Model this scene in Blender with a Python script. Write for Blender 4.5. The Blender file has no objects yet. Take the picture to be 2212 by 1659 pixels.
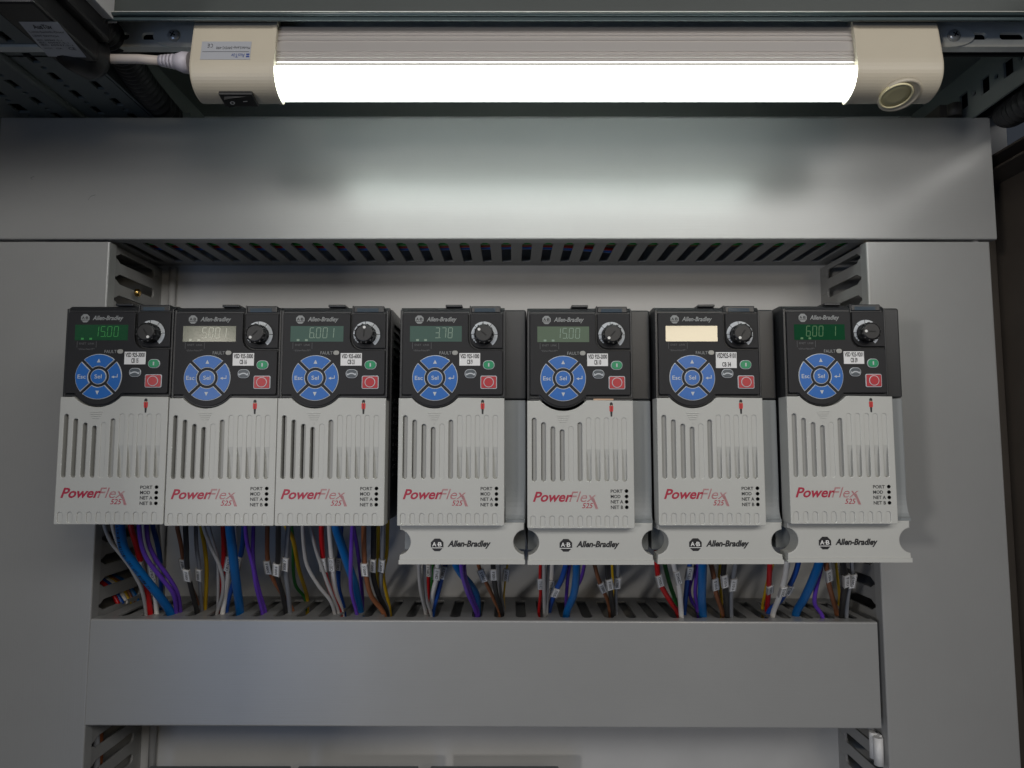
import bpy, bmesh, math, random
from mathutils import Vector, Matrix, geometry
random.seed(7)
S = 0.001                                   # all shapes below are written in millimetres
sc = bpy.context.scene
COL = sc.collection
R = math.radians

# ------------------------------------------------------------------ camera
CAM_Y, F, PITCH = -646.0, 1490.0, R(4.93)   # F and all pixel sizes refer to a 2212 x 1659 picture
cam_d = bpy.data.cameras.new('camera'); cam = bpy.data.objects.new('camera', cam_d); COL.objects.link(cam)
cam.location = (0, CAM_Y * S, 0); cam.rotation_euler = (math.pi / 2 + PITCH, 0, 0)
cam_d.sensor_width = 36; cam_d.lens = F / 2212 * 36; cam_d.clip_start = 0.01; cam_d.clip_end = 50
sc.camera = cam

# ------------------------------------------------------------------ world, lamps of the room and added fill lights
w = bpy.data.worlds.new('World'); sc.world = w; w.use_nodes = True
bg = w.node_tree.nodes['Background']; bg.inputs[0].default_value = (0.62, 0.72, 0.90, 1); bg.inputs[1].default_value = 0.042

def area(name, loc, target, sx, sy, power, color):
    d = bpy.data.lights.new(name, 'AREA'); d.shape = 'RECTANGLE'; d.size = sx; d.size_y = sy; d.energy = power; d.color = color
    o = bpy.data.objects.new(name, d); COL.objects.link(o); o.location = loc
    o.rotation_euler = (Vector(target) - Vector(loc)).to_track_quat('-Z', 'Y').to_euler()
    return o
area('room_ceiling_light', (0.34, -1.55, 0.62), (0.08, 0, 0.02), 2.0, 0.34, 13.5, (1.0, 0.975, 0.935))
area('added_side_light', (-1.70, -2.60, -0.06), (0.1, 0, -0.05), 0.20, 0.22, 16.0, (1.0, 0.95, 0.89))  # unseen lamp added to light the wires, cut off by the door
area('blue_fill_light', (-0.92, -1.72, -0.55), (-0.30, 0, -0.15), 0.8, 0.8, 3.2, (0.45, 0.62, 1.0))  # added blue fill that tints the lower left, no window there
area('room_small_lamp', (0.487, -1.55, 0.285), (0.1, 0, 0), 0.19, 0.085, 1.0, (1.0, 0.84, 0.62))  # unseen small lamp, placed to mirror in the cream display
area('room_far_window', (-0.80, -1.55, 0.268), (0, 0, 0), 0.11, 0.045, 0.26, (1.0, 0.93, 0.80))

sc.view_settings.view_transform = 'Standard'; sc.view_settings.look = 'None'
sc.view_settings.exposure = 0; sc.view_settings.gamma = 1; sc.view_settings.use_curve_mapping = False
sc.render.engine = 'CYCLES'
sc.cycles.max_bounces = 8; sc.cycles.diffuse_bounces = 4; sc.cycles.glossy_bounces = 4; sc.cycles.use_denoising = True

# ------------------------------------------------------------------ picture point -> place at a known distance
CP, SP = math.cos(PITCH), math.sin(PITCH)
def ray(px, py):
    a, b = (px - 1106) / F, -(py - 829.5) / F
    return Vector((a, CP - b * SP, SP + b * CP))
def at(px, py, y):                          # the point of the ray on the upright plane Y = y
    d = ray(px, py); return Vector((0, CAM_Y, 0)) + d * ((y - CAM_Y) / d.y)
def atz(px, py, z):                         # the point of the ray on the level plane Z = z
    d = ray(px, py); return Vector((0, CAM_Y, 0)) + d * (z / d.z)

# ------------------------------------------------------------------ materials
M = {}
def mat(name, col, rough=0.5, metal=0.0, bump=0.0, bscale=900, var=0.0, vscale=25, emit=0.0, ecol=None, coat=0.0, trans=0.0, smudge=0.0, spec=0.5, alpha=1.0, stretch=None):
    m = bpy.data.materials.new(name); m.use_nodes = True; nt = m.node_tree; p = nt.nodes['Principled BSDF']
    p.inputs['Base Color'].default_value = (*col, 1); p.inputs['Roughness'].default_value = rough; p.inputs['Metallic'].default_value = metal
    p.inputs['Coat Weight'].default_value = coat; p.inputs['Transmission Weight'].default_value = trans
    p.inputs['Specular IOR Level'].default_value = spec; p.inputs['Alpha'].default_value = alpha
    tc = nt.nodes.new('ShaderNodeTexCoord')
    if var or smudge:
        n = nt.nodes.new('ShaderNodeTexNoise'); n.inputs['Scale'].default_value = vscale; n.inputs['Detail'].default_value = 6; n.inputs['Roughness'].default_value = 0.65
        nt.links.new(tc.outputs['Object'], n.inputs['Vector'])
        mr = nt.nodes.new('ShaderNodeMapRange'); mr.inputs[1].default_value = 0.3; mr.inputs[2].default_value = 0.7
        nt.links.new(n.outputs[0], mr.inputs[0])
        if var:
            mr.inputs[3].default_value = 1 - var; mr.inputs[4].default_value = 1 + var
            mx = nt.nodes.new('ShaderNodeVectorMath'); mx.operation = 'SCALE'; mx.inputs[0].default_value = col
            nt.links.new(mr.outputs[0], mx.inputs['Scale']); nt.links.new(mx.outputs[0], p.inputs['Base Color'])
        if smudge:
            m2 = nt.nodes.new('ShaderNodeMapRange'); m2.inputs[1].default_value = 0.3; m2.inputs[2].default_value = 0.7
            m2.inputs[3].default_value = max(0.05, rough - smudge); m2.inputs[4].default_value = rough + smudge
            nt.links.new(n.outputs[0], m2.inputs[0]); nt.links.new(m2.outputs[0], p.inputs['Roughness'])
    if bump:
        b = nt.nodes.new('ShaderNodeTexNoise'); b.inputs['Scale'].default_value = bscale; b.inputs['Detail'].default_value = 3
        if stretch:
            mp = nt.nodes.new('ShaderNodeMapping'); mp.inputs['Scale'].default_value = stretch
            nt.links.new(tc.outputs['Object'], mp.inputs['Vector']); nt.links.new(mp.outputs[0], b.inputs['Vector'])
        else: nt.links.new(tc.outputs['Object'], b.inputs['Vector'])
        bp = nt.nodes.new('ShaderNodeBump'); bp.inputs['Strength'].default_value = bump; bp.inputs['Distance'].default_value = 0.0004
        nt.links.new(b.outputs[0], bp.inputs['Height']); nt.links.new(bp.outputs[0], p.inputs['Normal'])
    if emit:
        p.inputs['Emission Color'].default_value = (*(ecol or col), 1); p.inputs['Emission Strength'].default_value = emit
    M[name] = m; return m

mat('duct', (0.27, 0.272, 0.268), 0.30, bump=0.16, bscale=1100, var=0.035, vscale=9, spec=0.85, stretch=(0.02, 1, 1))
mat('duct_inner', (0.25, 0.25, 0.245), 0.45, bump=0.1, bscale=1400)
mat('plate', (0.40, 0.40, 0.395), 0.38, bump=0.16, bscale=700, var=0.05, vscale=14, smudge=0.06)
mat('steel_paint', (0.15, 0.165, 0.155), 0.45, bump=0.12, bscale=900, var=0.05, vscale=18)
mat('fascia', (0.05, 0.058, 0.055), 0.4, bump=0.12, bscale=900, var=0.06, vscale=14)
mat('steel_dark', (0.075, 0.062, 0.050), 0.5, bump=0.1, var=0.1)
mat('zinc', (0.66, 0.67, 0.62), 0.42, metal=0.1, var=0.12, vscale=40)
mat('screw', (0.60, 0.60, 0.58), 0.28, metal=0.55)
mat('gasket', (0.045, 0.065, 0.07), 0.25)
mat('cover', (0.46, 0.463, 0.438), 0.48, bump=0.14, bscale=1500, var=0.02, vscale=30)
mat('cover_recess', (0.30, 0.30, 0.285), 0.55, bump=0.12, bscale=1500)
mat('shaded_side_grey', (0.225, 0.24, 0.245), 0.45, bump=0.12, bscale=1500, var=0.03)  # cover plastic darkened for the shade on the recessed sides
mat('black_plastic', (0.018, 0.019, 0.021), 0.36, bump=0.14, bscale=1300)
mat('panel_black', (0.019, 0.019, 0.021), 0.55, bump=0.1, bscale=1500, spec=0.26)
mat('pit', (0.004, 0.004, 0.004), 0.7)
mat('knob_black', (0.008, 0.008, 0.009), 0.45)
mat('print_white', (0.72, 0.72, 0.70), 0.6)
mat('print_grey', (0.26, 0.27, 0.27), 0.6)
mat('print_dim', (0.10, 0.10, 0.105), 0.6)
mat('print_black', (0.008, 0.008, 0.01), 0.55)
mat('print_red', (0.36, 0.014, 0.045), 0.5)
mat('coat_red', (0.55, 0.02, 0.02), 0.5)
mat('key_blue', (0.012, 0.125, 0.44), 0.34, bump=0.05)
mat('key_edge', (0.50, 0.53, 0.56), 0.5)
mat('key_green', (0.0, 0.25, 0.10), 0.35)
mat('key_red', (0.42, 0.02, 0.03), 0.35)
mat('key_slate', (0.07, 0.085, 0.10), 0.4)
mat('led_off', (0.32, 0.32, 0.30), 0.3)
mat('light_pipe', (0.025, 0.025, 0.028), 0.18)
mat('light_window', (0.06, 0.08, 0.10), 0.08, coat=0.6)
mat('sticker', (0.74, 0.74, 0.74), 0.5)
mat('lcd_dark_green', (0.004, 0.03, 0.012), 0.07, emit=0.9, ecol=(0.003, 0.022, 0.009))
mat('lcd_slate', (0.05, 0.075, 0.065), 0.07, emit=0.5, ecol=(0.05, 0.085, 0.07))
mat('lcd_sage', (0.07, 0.09, 0.065), 0.07, emit=0.5, ecol=(0.09, 0.12, 0.085))
mat('lcd_glare_pale', (0.10, 0.11, 0.09), 0.13, emit=0.4, ecol=(0.12, 0.12, 0.09))  # paler and warmer than the other displays, reflection put into the colour
mat('lcd_cream', (0.07, 0.09, 0.065), 0.06, emit=0.3, ecol=(0.09, 0.10, 0.075))
mat('digit_green', (0.02, 0.13, 0.03), 0.5, emit=0.5, ecol=(0.02, 0.15, 0.035))
mat('digit_pale', (0.16, 0.21, 0.17), 0.5, emit=0.5, ecol=(0.09, 0.14, 0.10))
mat('digit_leaf', (0.05, 0.12, 0.05), 0.5, emit=0.5, ecol=(0.035, 0.10, 0.035))
mat('digit_dim', (0.35, 0.35, 0.30), 0.5, emit=0.5, ecol=(0.34, 0.35, 0.28))
mat('cap_cream', (0.50, 0.45, 0.355), 0.42, bump=0.06, var=0.02)
mat('lens_ring', (0.75, 0.68, 0.42), 0.3)
mat('lens_pit', (0.44, 0.40, 0.23), 0.35)
mat('aluminium', (0.50, 0.47, 0.45), 0.42, metal=0.55)
mat('diffuser', (0.9, 0.95, 0.9), 0.4, emit=9.0, ecol=(0.90, 1.0, 0.94))
mat('label_silver', (0.42, 0.43, 0.46), 0.4, metal=0.2)
mat('print_blue', (0.02, 0.05, 0.22), 0.5)
mat('cable_white', (0.62, 0.55, 0.50), 0.5)
mat('plug_grey', (0.52, 0.49, 0.54), 0.45)
mat('switch_black', (0.014, 0.014, 0.015), 0.4, bump=0.15, bscale=900)
mat('breaker_grey', (0.13, 0.14, 0.15), 0.5)
mat('clip_white', (0.62, 0.62, 0.62), 0.4)
mat('brass', (0.55, 0.36, 0.12), 0.25, metal=1.0)
mat('face_and_gap_glow', (0.55, 0.36, 0.24), 0.4)  # printed face tone, also used for light painted in a cover gap
mat('clear_film', (0.62, 0.61, 0.59), 0.2, trans=0.35, spec=0.6)
WIRECOL = dict(grey=(0.42, 0.41, 0.40), slate=(0.20, 0.21, 0.23), white=(0.72, 0.70, 0.67), blue=(0.008, 0.075, 0.36), azure=(0.0, 0.12, 0.38), red=(0.50, 0.006, 0.008),
               purple=(0.13, 0.045, 0.44), brown=(0.26, 0.095, 0.04), black=(0.018, 0.017, 0.017), yellow=(0.60, 0.38, 0.01), green=(0.02, 0.17, 0.03), orange=(0.20, 0.06, 0.02))
mat('wire_leaf', (0.05, 0.42, 0.07), 0.4); mat('wire_sky', (0.03, 0.16, 0.65), 0.4)  # green and blue brightened to show in the dark of the top duct
for k, c in WIRECOL.items(): mat('wire_' + k, c, 0.42, var=0.05, vscale=60)

# ------------------------------------------------------------------ mesh helpers
def inset(pts, d):
    n = len(pts); area2 = sum(pts[i][0] * pts[(i + 1) % n][1] - pts[(i + 1) % n][0] * pts[i][1] for i in range(n))
    s = 1 if area2 > 0 else -1; out = []
    for i in range(n):
        p0, p1, p2 = Vector(pts[i - 1]), Vector(pts[i]), Vector(pts[(i + 1) % n])
        e1, e2 = (p1 - p0), (p2 - p1)
        if e1.length < 1e-6: e1 = e2
        if e2.length < 1e-6: e2 = e1
        n1 = Vector((-e1.y, e1.x)).normalized() * s; n2 = Vector((-e2.y, e2.x)).normalized() * s
        b = n1 + n2
        if b.length < 1e-6: b = n1
        b.normalize(); out.append(tuple(p1 + b * (d / max(0.35, b.dot(n1)))))
    return out
def arc(cx, cy, r, a0, a1, n=12):
    return [(cx + r * math.cos(R(a0 + (a1 - a0) * i / n)), cy + r * math.sin(R(a0 + (a1 - a0) * i / n))) for i in range(n + 1)]
def rrect(x0, x1, z0, z1, r, n=5):
    return arc(x1 - r, z1 - r, r, 0, 90, n) + arc(x0 + r, z1 - r, r, 90, 180, n) + arc(x0 + r, z0 + r, r, 180, 270, n) + arc(x1 - r, z0 + r, r, 270, 360, n)
def circle(cx, cy, r, n=32): return [(cx + r * math.cos(2 * math.pi * i / n), cy + r * math.sin(2 * math.pi * i / n)) for i in range(n)]

class MB:
    """collects shapes in millimetres; build() links them as ONE mesh object"""
    def __init__(self): self.v = []; self.f = []; self.mi = []; self.sm = []
    def add(self, verts, faces, mi=0, smooth=False):
        o = len(self.v); self.v += [tuple(p) for p in verts]
        for f in faces: self.f.append([o + i for i in f]); self.mi.append(mi); self.sm.append(smooth)
        return self
    def box(self, x0, x1, y0, y1, z0, z1, bev=0.0, mi=0, seg=2, mtx=None):
        bm = bmesh.new(); bmesh.ops.create_cube(bm, size=1)
        for v in bm.verts: v.co = Vector((x0 + (v.co.x + .5) * (x1 - x0), y0 + (v.co.y + .5) * (y1 - y0), z0 + (v.co.z + .5) * (z1 - z0)))
        if bev: bmesh.ops.bevel(bm, geom=bm.edges[:], offset=bev, segments=seg, profile=0.5, affect='EDGES')
        return self.take(bm, mi, mtx)
    def take(self, bm, mi=0, mtx=None, smooth=False):
        bm.verts.index_update()
        vs = [(mtx @ v.co) if mtx else v.co.copy() for v in bm.verts]
        self.add(vs, [[v.index for v in f.verts] for f in bm.faces], mi, smooth); bm.free(); return self
    def face(self, pts, y, mi=0): return self.add([(p[0], y, p[1]) for p in pts], [list(range(len(pts)))], mi)
    def prism(self, pts, a0, a1, axis='y', ch=0.0, mi=0, back=True):
        """outline extruded from a0 (front, with an optional chamfer) to a1"""
        def P(p, a): return {'y': (p[0], a, p[1]), 'x': (a, p[0], p[1]), 'z': (p[0], p[1], a)}[axis]
        n = len(pts); rings = []
        if ch:
            s = 1 if a1 > a0 else -1
            i1 = inset(pts, ch); i2 = inset(pts, ch * 0.3)
            rings = [(i1, a0), (i2, a0 + s * ch * 0.3), (pts, a0 + s * ch), (pts, a1)]
        else: rings = [(pts, a0), (pts, a1)]
        vs = []; fs = []
        for r, a in rings: vs += [P(p, a) for p in r]
        for k in range(len(rings) - 1):
            for i in range(n):
                j = (i + 1) % n; fs.append([k * n + i, k * n + j, (k + 1) * n + j, (k + 1) * n + i])
        fs.append(list(range(n)))
        if back: fs.append(list(range((len(rings) - 1) * n, len(rings) * n)))
        return self.add(vs, fs, mi)
    def holed(self, outer, holes, y0, y1, ch=0.3, mi=0):
        """plate facing -y with holes: chamfered front, side walls, no back"""
        bm = bmesh.new(); es = []
        for loop in [inset(outer, ch)] + [inset(h, -ch) for h in holes]:
            vs = [bm.verts.new((p[0], y0, p[1])) for p in loop]
            es += [bm.edges.new((vs[i], vs[(i + 1) % len(vs)])) for i in range(len(vs))]
        bmesh.ops.triangle_fill(bm, use_beauty=True, edges=es)
        self.take(bm, mi)
        for loop, d in [(outer, ch)] + [(h, -ch) for h in holes]:
            n = len(loop); rr = [(inset(loop, d), y0), (inset(loop, d * .3), y0 + ch * .3), (loop, y0 + ch), (loop, y1)]
            vs = [(p[0], y, p[1]) for r_, y in rr for p in r_]
            self.add(vs, [[k * n + i, k * n + (i + 1) % n, (k + 1) * n + (i + 1) % n, (k + 1) * n + i] for k in range(3) for i in range(n)], mi)
        return self
    def tube(self, path, r, n=10, mi=0, stripe=None, cap=True):
        path = [Vector(p) for p in path]; m = len(path); t0 = (path[1] - path[0]).normalized()
        up = Vector((0, -1, 0)); up = (up - t0 * up.dot(t0))
        if up.length < 1e-3: up = Vector((1, 0, 0)) - t0 * t0.x
        up.normalize(); vs = []
        for i, p in enumerate(path):
            t = (path[min(i + 1, m - 1)] - path[max(i - 1, 0)]).normalized(); up = (up - t * up.dot(t)).normalized(); sd = t.cross(up)
            rr = r(i / (m - 1)) if callable(r) else r
            vs += [p + (up * math.cos(2 * math.pi * k / n) + sd * math.sin(2 * math.pi * k / n)) * rr for k in range(n)]
        o = len(self.v); self.v += [tuple(p) for p in vs]
        for i in range(m - 1):
            for k in range(n):
                self.f.append([o + i * n + k, o + i * n + (k + 1) % n, o + (i + 1) * n + (k + 1) % n, o + (i + 1) * n + k])
                self.mi.append(mi if not stripe else (1 if (k + int(i * stripe)) % n < n * 0.38 else 0)); self.sm.append(True)
        if cap:
            self.f += [[o + k for k in range(n)], [o + (m - 1) * n + k for k in range(n)]]; self.mi += [mi, mi]; self.sm += [False, False]
        return self
    def lathe(self, prof, c, axis=(0, -1, 0), n=32, mi=0, smooth=True):
        """prof = [(radius, height along axis)]"""
        q = Vector((0, 0, 1)).rotation_difference(Vector(axis).normalized()); c = Vector(c); vs = []
        for r_, h in prof:
            vs += [c + q @ Vector((r_ * math.cos(2 * math.pi * k / n), r_ * math.sin(2 * math.pi * k / n), h)) for k in range(n)]
        fs = [[i * n + k, i * n + (k + 1) % n, (i + 1) * n + (k + 1) % n, (i + 1) * n + k] for i in range(len(prof) - 1) for k in range(n)]
        self.add(vs, fs, mi, smooth); o = len(self.v) - len(vs)
        self.f += [[o + k for k in range(n)], [o + (len(prof) - 1) * n + k for k in range(n)]]; self.mi += [mi, mi]; self.sm += [False, False]
        return self
    def mesh(self, name, mats, flip=True):
        me = bpy.data.meshes.new(name); me.from_pydata([(x * S, y * S, z * S) for x, y, z in self.v], [], self.f)
        for p, a, b in zip(me.polygons, self.mi, self.sm): p.material_index = a; p.use_smooth = b
        bm = bmesh.new(); bm.from_mesh(me); bmesh.ops.recalc_face_normals(bm, faces=bm.faces[:]); bm.to_mesh(me); bm.free()
        for m in (mats if isinstance(mats, (list, tuple)) else [mats]): me.materials.append(M[m])
        return me
    def build(self, name, mats, parent=None):
        o = bpy.data.objects.new(name, self.mesh(name, mats)); COL.objects.link(o)
        if parent: o.parent = parent
        return o

def tag(o, label=None, cat=None, group=None, kind=None):
    for k, v in (('label', label), ('category', cat), ('group', group), ('kind', kind)):
        if v: o[k] = v
    return o
def thing(name, label, cat, loc=(0, 0, 0), group=None):
    o = bpy.data.objects.new(name, None); COL.objects.link(o); o.empty_display_size = 0.02; o.location = Vector(loc) * S
    return tag(o, label, cat, group)
CACHE = {}
def part(key, name, make, mats, parent, loc=None):          # a part whose mesh is shared by all things of the kind
    if key not in CACHE: CACHE[key] = make().mesh(name, mats)
    o = bpy.data.objects.new(name, CACHE[key]); COL.objects.link(o); o.parent = parent
    if loc: o.location = Vector(loc) * S
    return o

# ------------------------------------------------------------------ lettering
TXT = {}
def glyphs(s, bold=0.0, shear=0.0, space=1.0):
    k = (s, bold, shear, space)
    if k not in TXT:
        cu = bpy.data.curves.new('lettering', 'FONT'); cu.body = s; cu.size = 1; cu.shear = shear; cu.offset = bold; cu.space_character = space; cu.resolution_u = 3
        ob = bpy.data.objects.new('lettering', cu); COL.objects.link(ob); bpy.context.view_layer.update()
        me = bpy.data.meshes.new_from_object(ob.evaluated_get(bpy.context.evaluated_depsgraph_get()))
        vs = [(v.co.x, v.co.y) for v in me.vertices]; fs = [list(p.vertices) for p in me.polygons]
        bpy.data.objects.remove(ob); bpy.data.curves.remove(cu); bpy.data.meshes.remove(me)
        x0 = min(v[0] for v in vs); x1 = max(v[0] for v in vs); z0 = min(v[1] for v in vs); z1 = max(v[1] for v in vs)
        TXT[k] = ([((x - x0) / (x1 - x0), (z - z0) / max(1e-6, z1 - z0)) for x, z in vs], fs)
    return TXT[k]
def letters(mb, s, x0, x1, z0, z1, y, mi=0, bold=0.0, shear=0.0, space=1.0):
    vs, fs = glyphs(s, bold, shear, space)
    return mb.add([(x0 + u * (x1 - x0), y, z0 + v * (z1 - z0)) for u, v in vs], fs, mi)
def letters_on(mb, s, origin, ax, up, wid, hei, mi=0, bold=0.0, shear=0.0):     # centred on origin, running along ax
    vs, fs = glyphs(s, bold, shear); o = Vector(origin); ax = Vector(ax).normalized(); up = Vector(up).normalized()
    return mb.add([o + ax * ((u - .5) * wid) + up * ((v - .5) * hei) for u, v in vs], fs, mi)
SEG = {'0': 'abcdef', '1': 'bc', '3': 'abcdg', '5': 'acdfg', '6': 'acdefg', '7': 'abc', '8': 'abcdefg'}
def seven(mb, ch, x, z, wd, h, y, mi=0):
    t = 0.45; g = 0.18; sl = lambda zz: (zz - z) * 0.06
    def hb(zz): mb.face([(x + g + sl(zz), zz - t / 2), (x + wd - g + sl(zz), zz - t / 2), (x + wd - g + sl(zz), zz + t / 2), (x + g + sl(zz), zz + t / 2)], y, mi)
    def vb(xx, za, zb): mb.face([(xx - t / 2 + sl(za), za + g), (xx + t / 2 + sl(za), za + g), (xx + t / 2 + sl(zb), zb - g), (xx - t / 2 + sl(zb), zb - g)], y, mi)
    m = z + h / 2
    for s in SEG.get(ch, ''):
        {'a': lambda: hb(z + h), 'g': lambda: hb(m), 'd': lambda: hb(z), 'f': lambda: vb(x, m, z + h), 'b': lambda: vb(x + wd, m, z + h), 'e': lambda: vb(x, z, m), 'c': lambda: vb(x + wd, z, m)}[s]()

# ------------------------------------------------------------------ the setting: mounting plate and cabinet shell
plate = MB().box(-520, 480, 0, 3, -420, 330).build('back_wall', 'plate'); tag(plate, 'pale grey steel mounting plate behind the wiring ducts', 'mounting plate', kind='structure')
plate.name = 'back_wall'
cab = thing('cabinet', 'green grey steel cabinet frame above the lamp with perforated side beams', 'cabinet', (0, 0, 300))
def cpart(mb, name, m): o = mb.build(name, m, cab); o.location = (0, 0, -300 * S); return o
cpart(MB().box(-520, 480, -205, -2, 316, 318), 'roof_panel', 'steel_paint')
cpart(MB().box(-600, 600, -208, -206, 284.5, 345).box(-600, 600, -206, -200, 287.5, 289.5), 'front_fascia', 'fascia')
g = MB(); g.tube([(-600, -209.5, 285.0), (600, -209.5, 285.0)], 1.5, 10); g.box(-600, 600, -208.6, -206.8, 281.2, 284.0, 0.5); cpart(g, 'door_gasket', 'gasket')
g = MB(); g.tube([(-600, -211.4, 285.4), (600, -211.4, 285.4)], 0.35, 8); cpart(g, 'gasket_highlight', 'zinc')  # thin bright rod put in for the highlight along the gasket edge
# slotted rail behind the lamp
slots = [rrect(x, x + 18, 284.6, 289.6, 2.4) for x in [-262 - 27 * k for k in range(5)] + [318 + 27 * k for k in range(4)]]
g = MB().holed(rrect(-520, 480, 279.8, 298, 1.0), slots, -181, -178.5, 0.25); g.box(-520, 480, -180.8, -174, 279.4, 280.8); g.box(-520, 480, -167, -165, 281, 297, mi=1)
cpart(g, 'slotted_rail', ['zinc', 'pit'])
# perforated side beams
def perforated(x, zt, zb, sgn):
    """upright beam running back along the cabinet side, with square and round holes"""
    pts = [(-330, zb), (-4, zb), (-4, zt), (-330, zt)]; hs = []
    for k in range(12):
        c = -318 + k * 26.5
        hs.append([(c - 5, zb + 13), (c + 5, zb + 13), (c + 5, zb + 26), (c - 5, zb + 26)]); hs.append(circle(c + 13.2, zb + 19.5, 2.3, 10))
    m = MB().holed([(p[0], p[1]) for p in pts], hs, 0, 2.0, 0.2)
    m.v = [(x + sgn * yy, xx, zz) for xx, yy, zz in m.v]
    m.box(x + sgn * 14, x + sgn * 15, -330, -4, zb, zt, mi=1); return m
cpart(perforated(386, 316, 272, 1), 'side_beam', ['steel_paint', 'pit'])
cpart(MB().box(388, 480, -200, -2, 313, 315), 'side_flange', 'steel_paint')
def perforated_level(x0, x1, z, cols):
    """level flange under the roof, holes in rows running back along the cabinet"""
    hs = []
    for cx, wx, ly, ph in cols:
        for k in range(12):
            c = -300 + ph + k * 26.5
            if c > -10: continue
            hs.append(rrect(cx - wx, cx + wx, c - ly, c + ly, min(wx, ly) * .25, 3)); hs.append(circle(cx + .3, c + 13.2, 2.2, 10))
    m = MB().holed([(x0, -330), (x1, -330), (x1, -4), (x0, -4)], hs, 0, 2.0, 0.25)
    m.v = [(a, c, z + b) for a, b, c in m.v]; m.box(x0, x1, -330, -4, z + 12, z + 13, mi=1); return m
cpart(perforated_level(-368, -312, 281, [(-352, 3.0, 6.5, 4), (-327, 3.0, 6.0, 16)]), 'perforated_flange', ['steel_paint', 'pit'])
cpart(perforated_level(-470, -372, 277.5, [(-387, 3.0, 6.5, 8), (-410, 5.0, 7.5, 20)]), 'perforated_flange', ['steel_paint', 'pit'])
cpart(MB().tube([(-370, -330, 279.5), (-370, -4, 279.5)], 3.2, 10), 'beam_fold', 'steel_paint')
cpart(MB().box(-309, -298, -160, -2, 297.4, 299).box(-311, -309, -160, -2, 281, 299).box(-299, -298, -160, -2, 299, 316), 'side_flange', 'steel_paint')
cpart(MB().box(458, 462, -420, -2, -420, 256), 'side_wall', 'steel_dark')
cpart(MB().box(452, 458, -300, -4, -420, 252, 1).box(440, 452, -16, -4, -420, 300, 1), 'corner_post', 'steel_dark')
cpart(MB().box(-20, 0, -600, 0, -700, 300, 2.0, mtx=Matrix.Translation((-530, -212, 0)) @ Matrix.Rotation(R(-7.3), 4, 'Z')), 'door', 'steel_paint')  # unseen open door, added to keep the side light off the left
cpart(MB().box(-522, -518, -420, -2, -420, 300), 'side_wall', 'steel_dark')
g = MB()
for z in (252, 240): g.box(424, 452, -330, -4, z, z + 2, 0.4)
cpart(g, 'lower_beam', 'steel_dark')
# little brackets where the beams meet the duct
g = MB().box(342, 358, -58, -30, 262, 288, 0.6).box(366, 382, -78, -52, 262, 289, 0.6); g.lathe([(5.5, 0), (5.5, 11)], (376, -82, 276), (0, 0, 1), 16)
cpart(g, 'corner_bracket', 'steel_dark')
g = MB().box(-297, -283, -62, -40, 262, 290, 0.6).box(-280, -270, -60, -45, 262, 278, 0.6); cpart(g, 'corner_bracket', 'steel_paint')

# ------------------------------------------------------------------ slotted wiring ducts
def duct(name, label, L, Wd, D, loc, vertical=False, phase=0.0, rounded=True, group='slotted grey wiring ducts'):
    """length along x, front to -y; vertical ones are turned to stand along z"""
    t = thing(name, label, 'wiring duct', loc, group)
    pitch, s, nk = 18.0, 8.4, 2.6
    ch = MB(); ch.box(0, L, -2, 0, -Wd / 2 + 1, Wd / 2 - 1)
    n = int(L / pitch)
    yb, ysh = -13.0, -D + 19.0
    for sgn in (-1, 1):
        za, zb = sgn * (Wd / 2 - 1.2), sgn * (Wd / 2 - 3.0)
        for i in range(-1, n + 2):
            x0, x1 = i * pitch + phase, (i + 1) * pitch + phase
            x0c, x1c = max(0, x0), min(L, x1)
            if x1c - x0c < 6: continue
            rr = s * 0.45 if rounded else 1.5
            pr = []
            if x1 <= L:
                pr += [(x1, -2), (x1, yb)] + [(x1 - s / 2 + rr - rr * math.sin(R(a)), yb - rr + rr * math.cos(R(a))) for a in (20, 45, 70, 90)]
                pr += [(x1 - s / 2, ysh), (x1 - nk / 2 - 0.8, ysh - 3.6), (x1 - nk / 2, ysh - 5), (x1 - nk / 2, -D + 2)]
            else: pr += [(L, -2), (L, -D + 2)]
            if x0 >= 0:
                pr += [(x0 + nk / 2, -D + 2), (x0 + nk / 2, ysh - 5), (x0 + nk / 2 + 0.8, ysh - 3.6), (x0 + s / 2, ysh)]
                pr += [(x0 + s / 2 - rr + rr * math.sin(R(a)), yb - rr + rr * math.cos(R(a))) for a in (90, 70, 45, 20)] + [(x0, yb), (x0, -2)]
            else: pr += [(0, -D + 2), (0, -2)]
            ch.prism(pr, za, zb, 'z', 0.35)
    ch.build('channel', 'duct_inner', t)
    r = 1.3
    lid = MB()
    prof = [(-D + 10, -Wd / 2), (-D + r, -Wd / 2)] + [(-D + r - r * math.sin(R(a)), -Wd / 2 + r - r * math.cos(R(a))) for a in (30, 60, 90)]
    prof += [(y, -z) for y, z in reversed(prof)]
    inner = [(-D + 10, Wd / 2 - 1.1), (-D + 1.6, Wd / 2 - 1.1), (-D + 1.6, -Wd / 2 + 1.1), (-D + 10, -Wd / 2 + 1.1)]
    lid.prism(prof + inner, 0, L, 'x'); lid.build('lid', 'duct', t)
    if vertical: t.rotation_euler = (0, -math.pi / 2, 0)
    return t
ZT = at(1106, 517, -88).z; ZT2 = at(1106, 253, -88).z
ZB = at(1106, 1337, -88).z; ZB2 = at(1106, 1568, -88).z
DUCT_TOP = ZB
td = duct('wiring_duct', 'long level grey wiring duct with lamp glare on its lid, running under the lamp', 830, ZT2 - ZT, 88, (-429, 0, (ZT + ZT2) / 2), phase=10, rounded=False)
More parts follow.
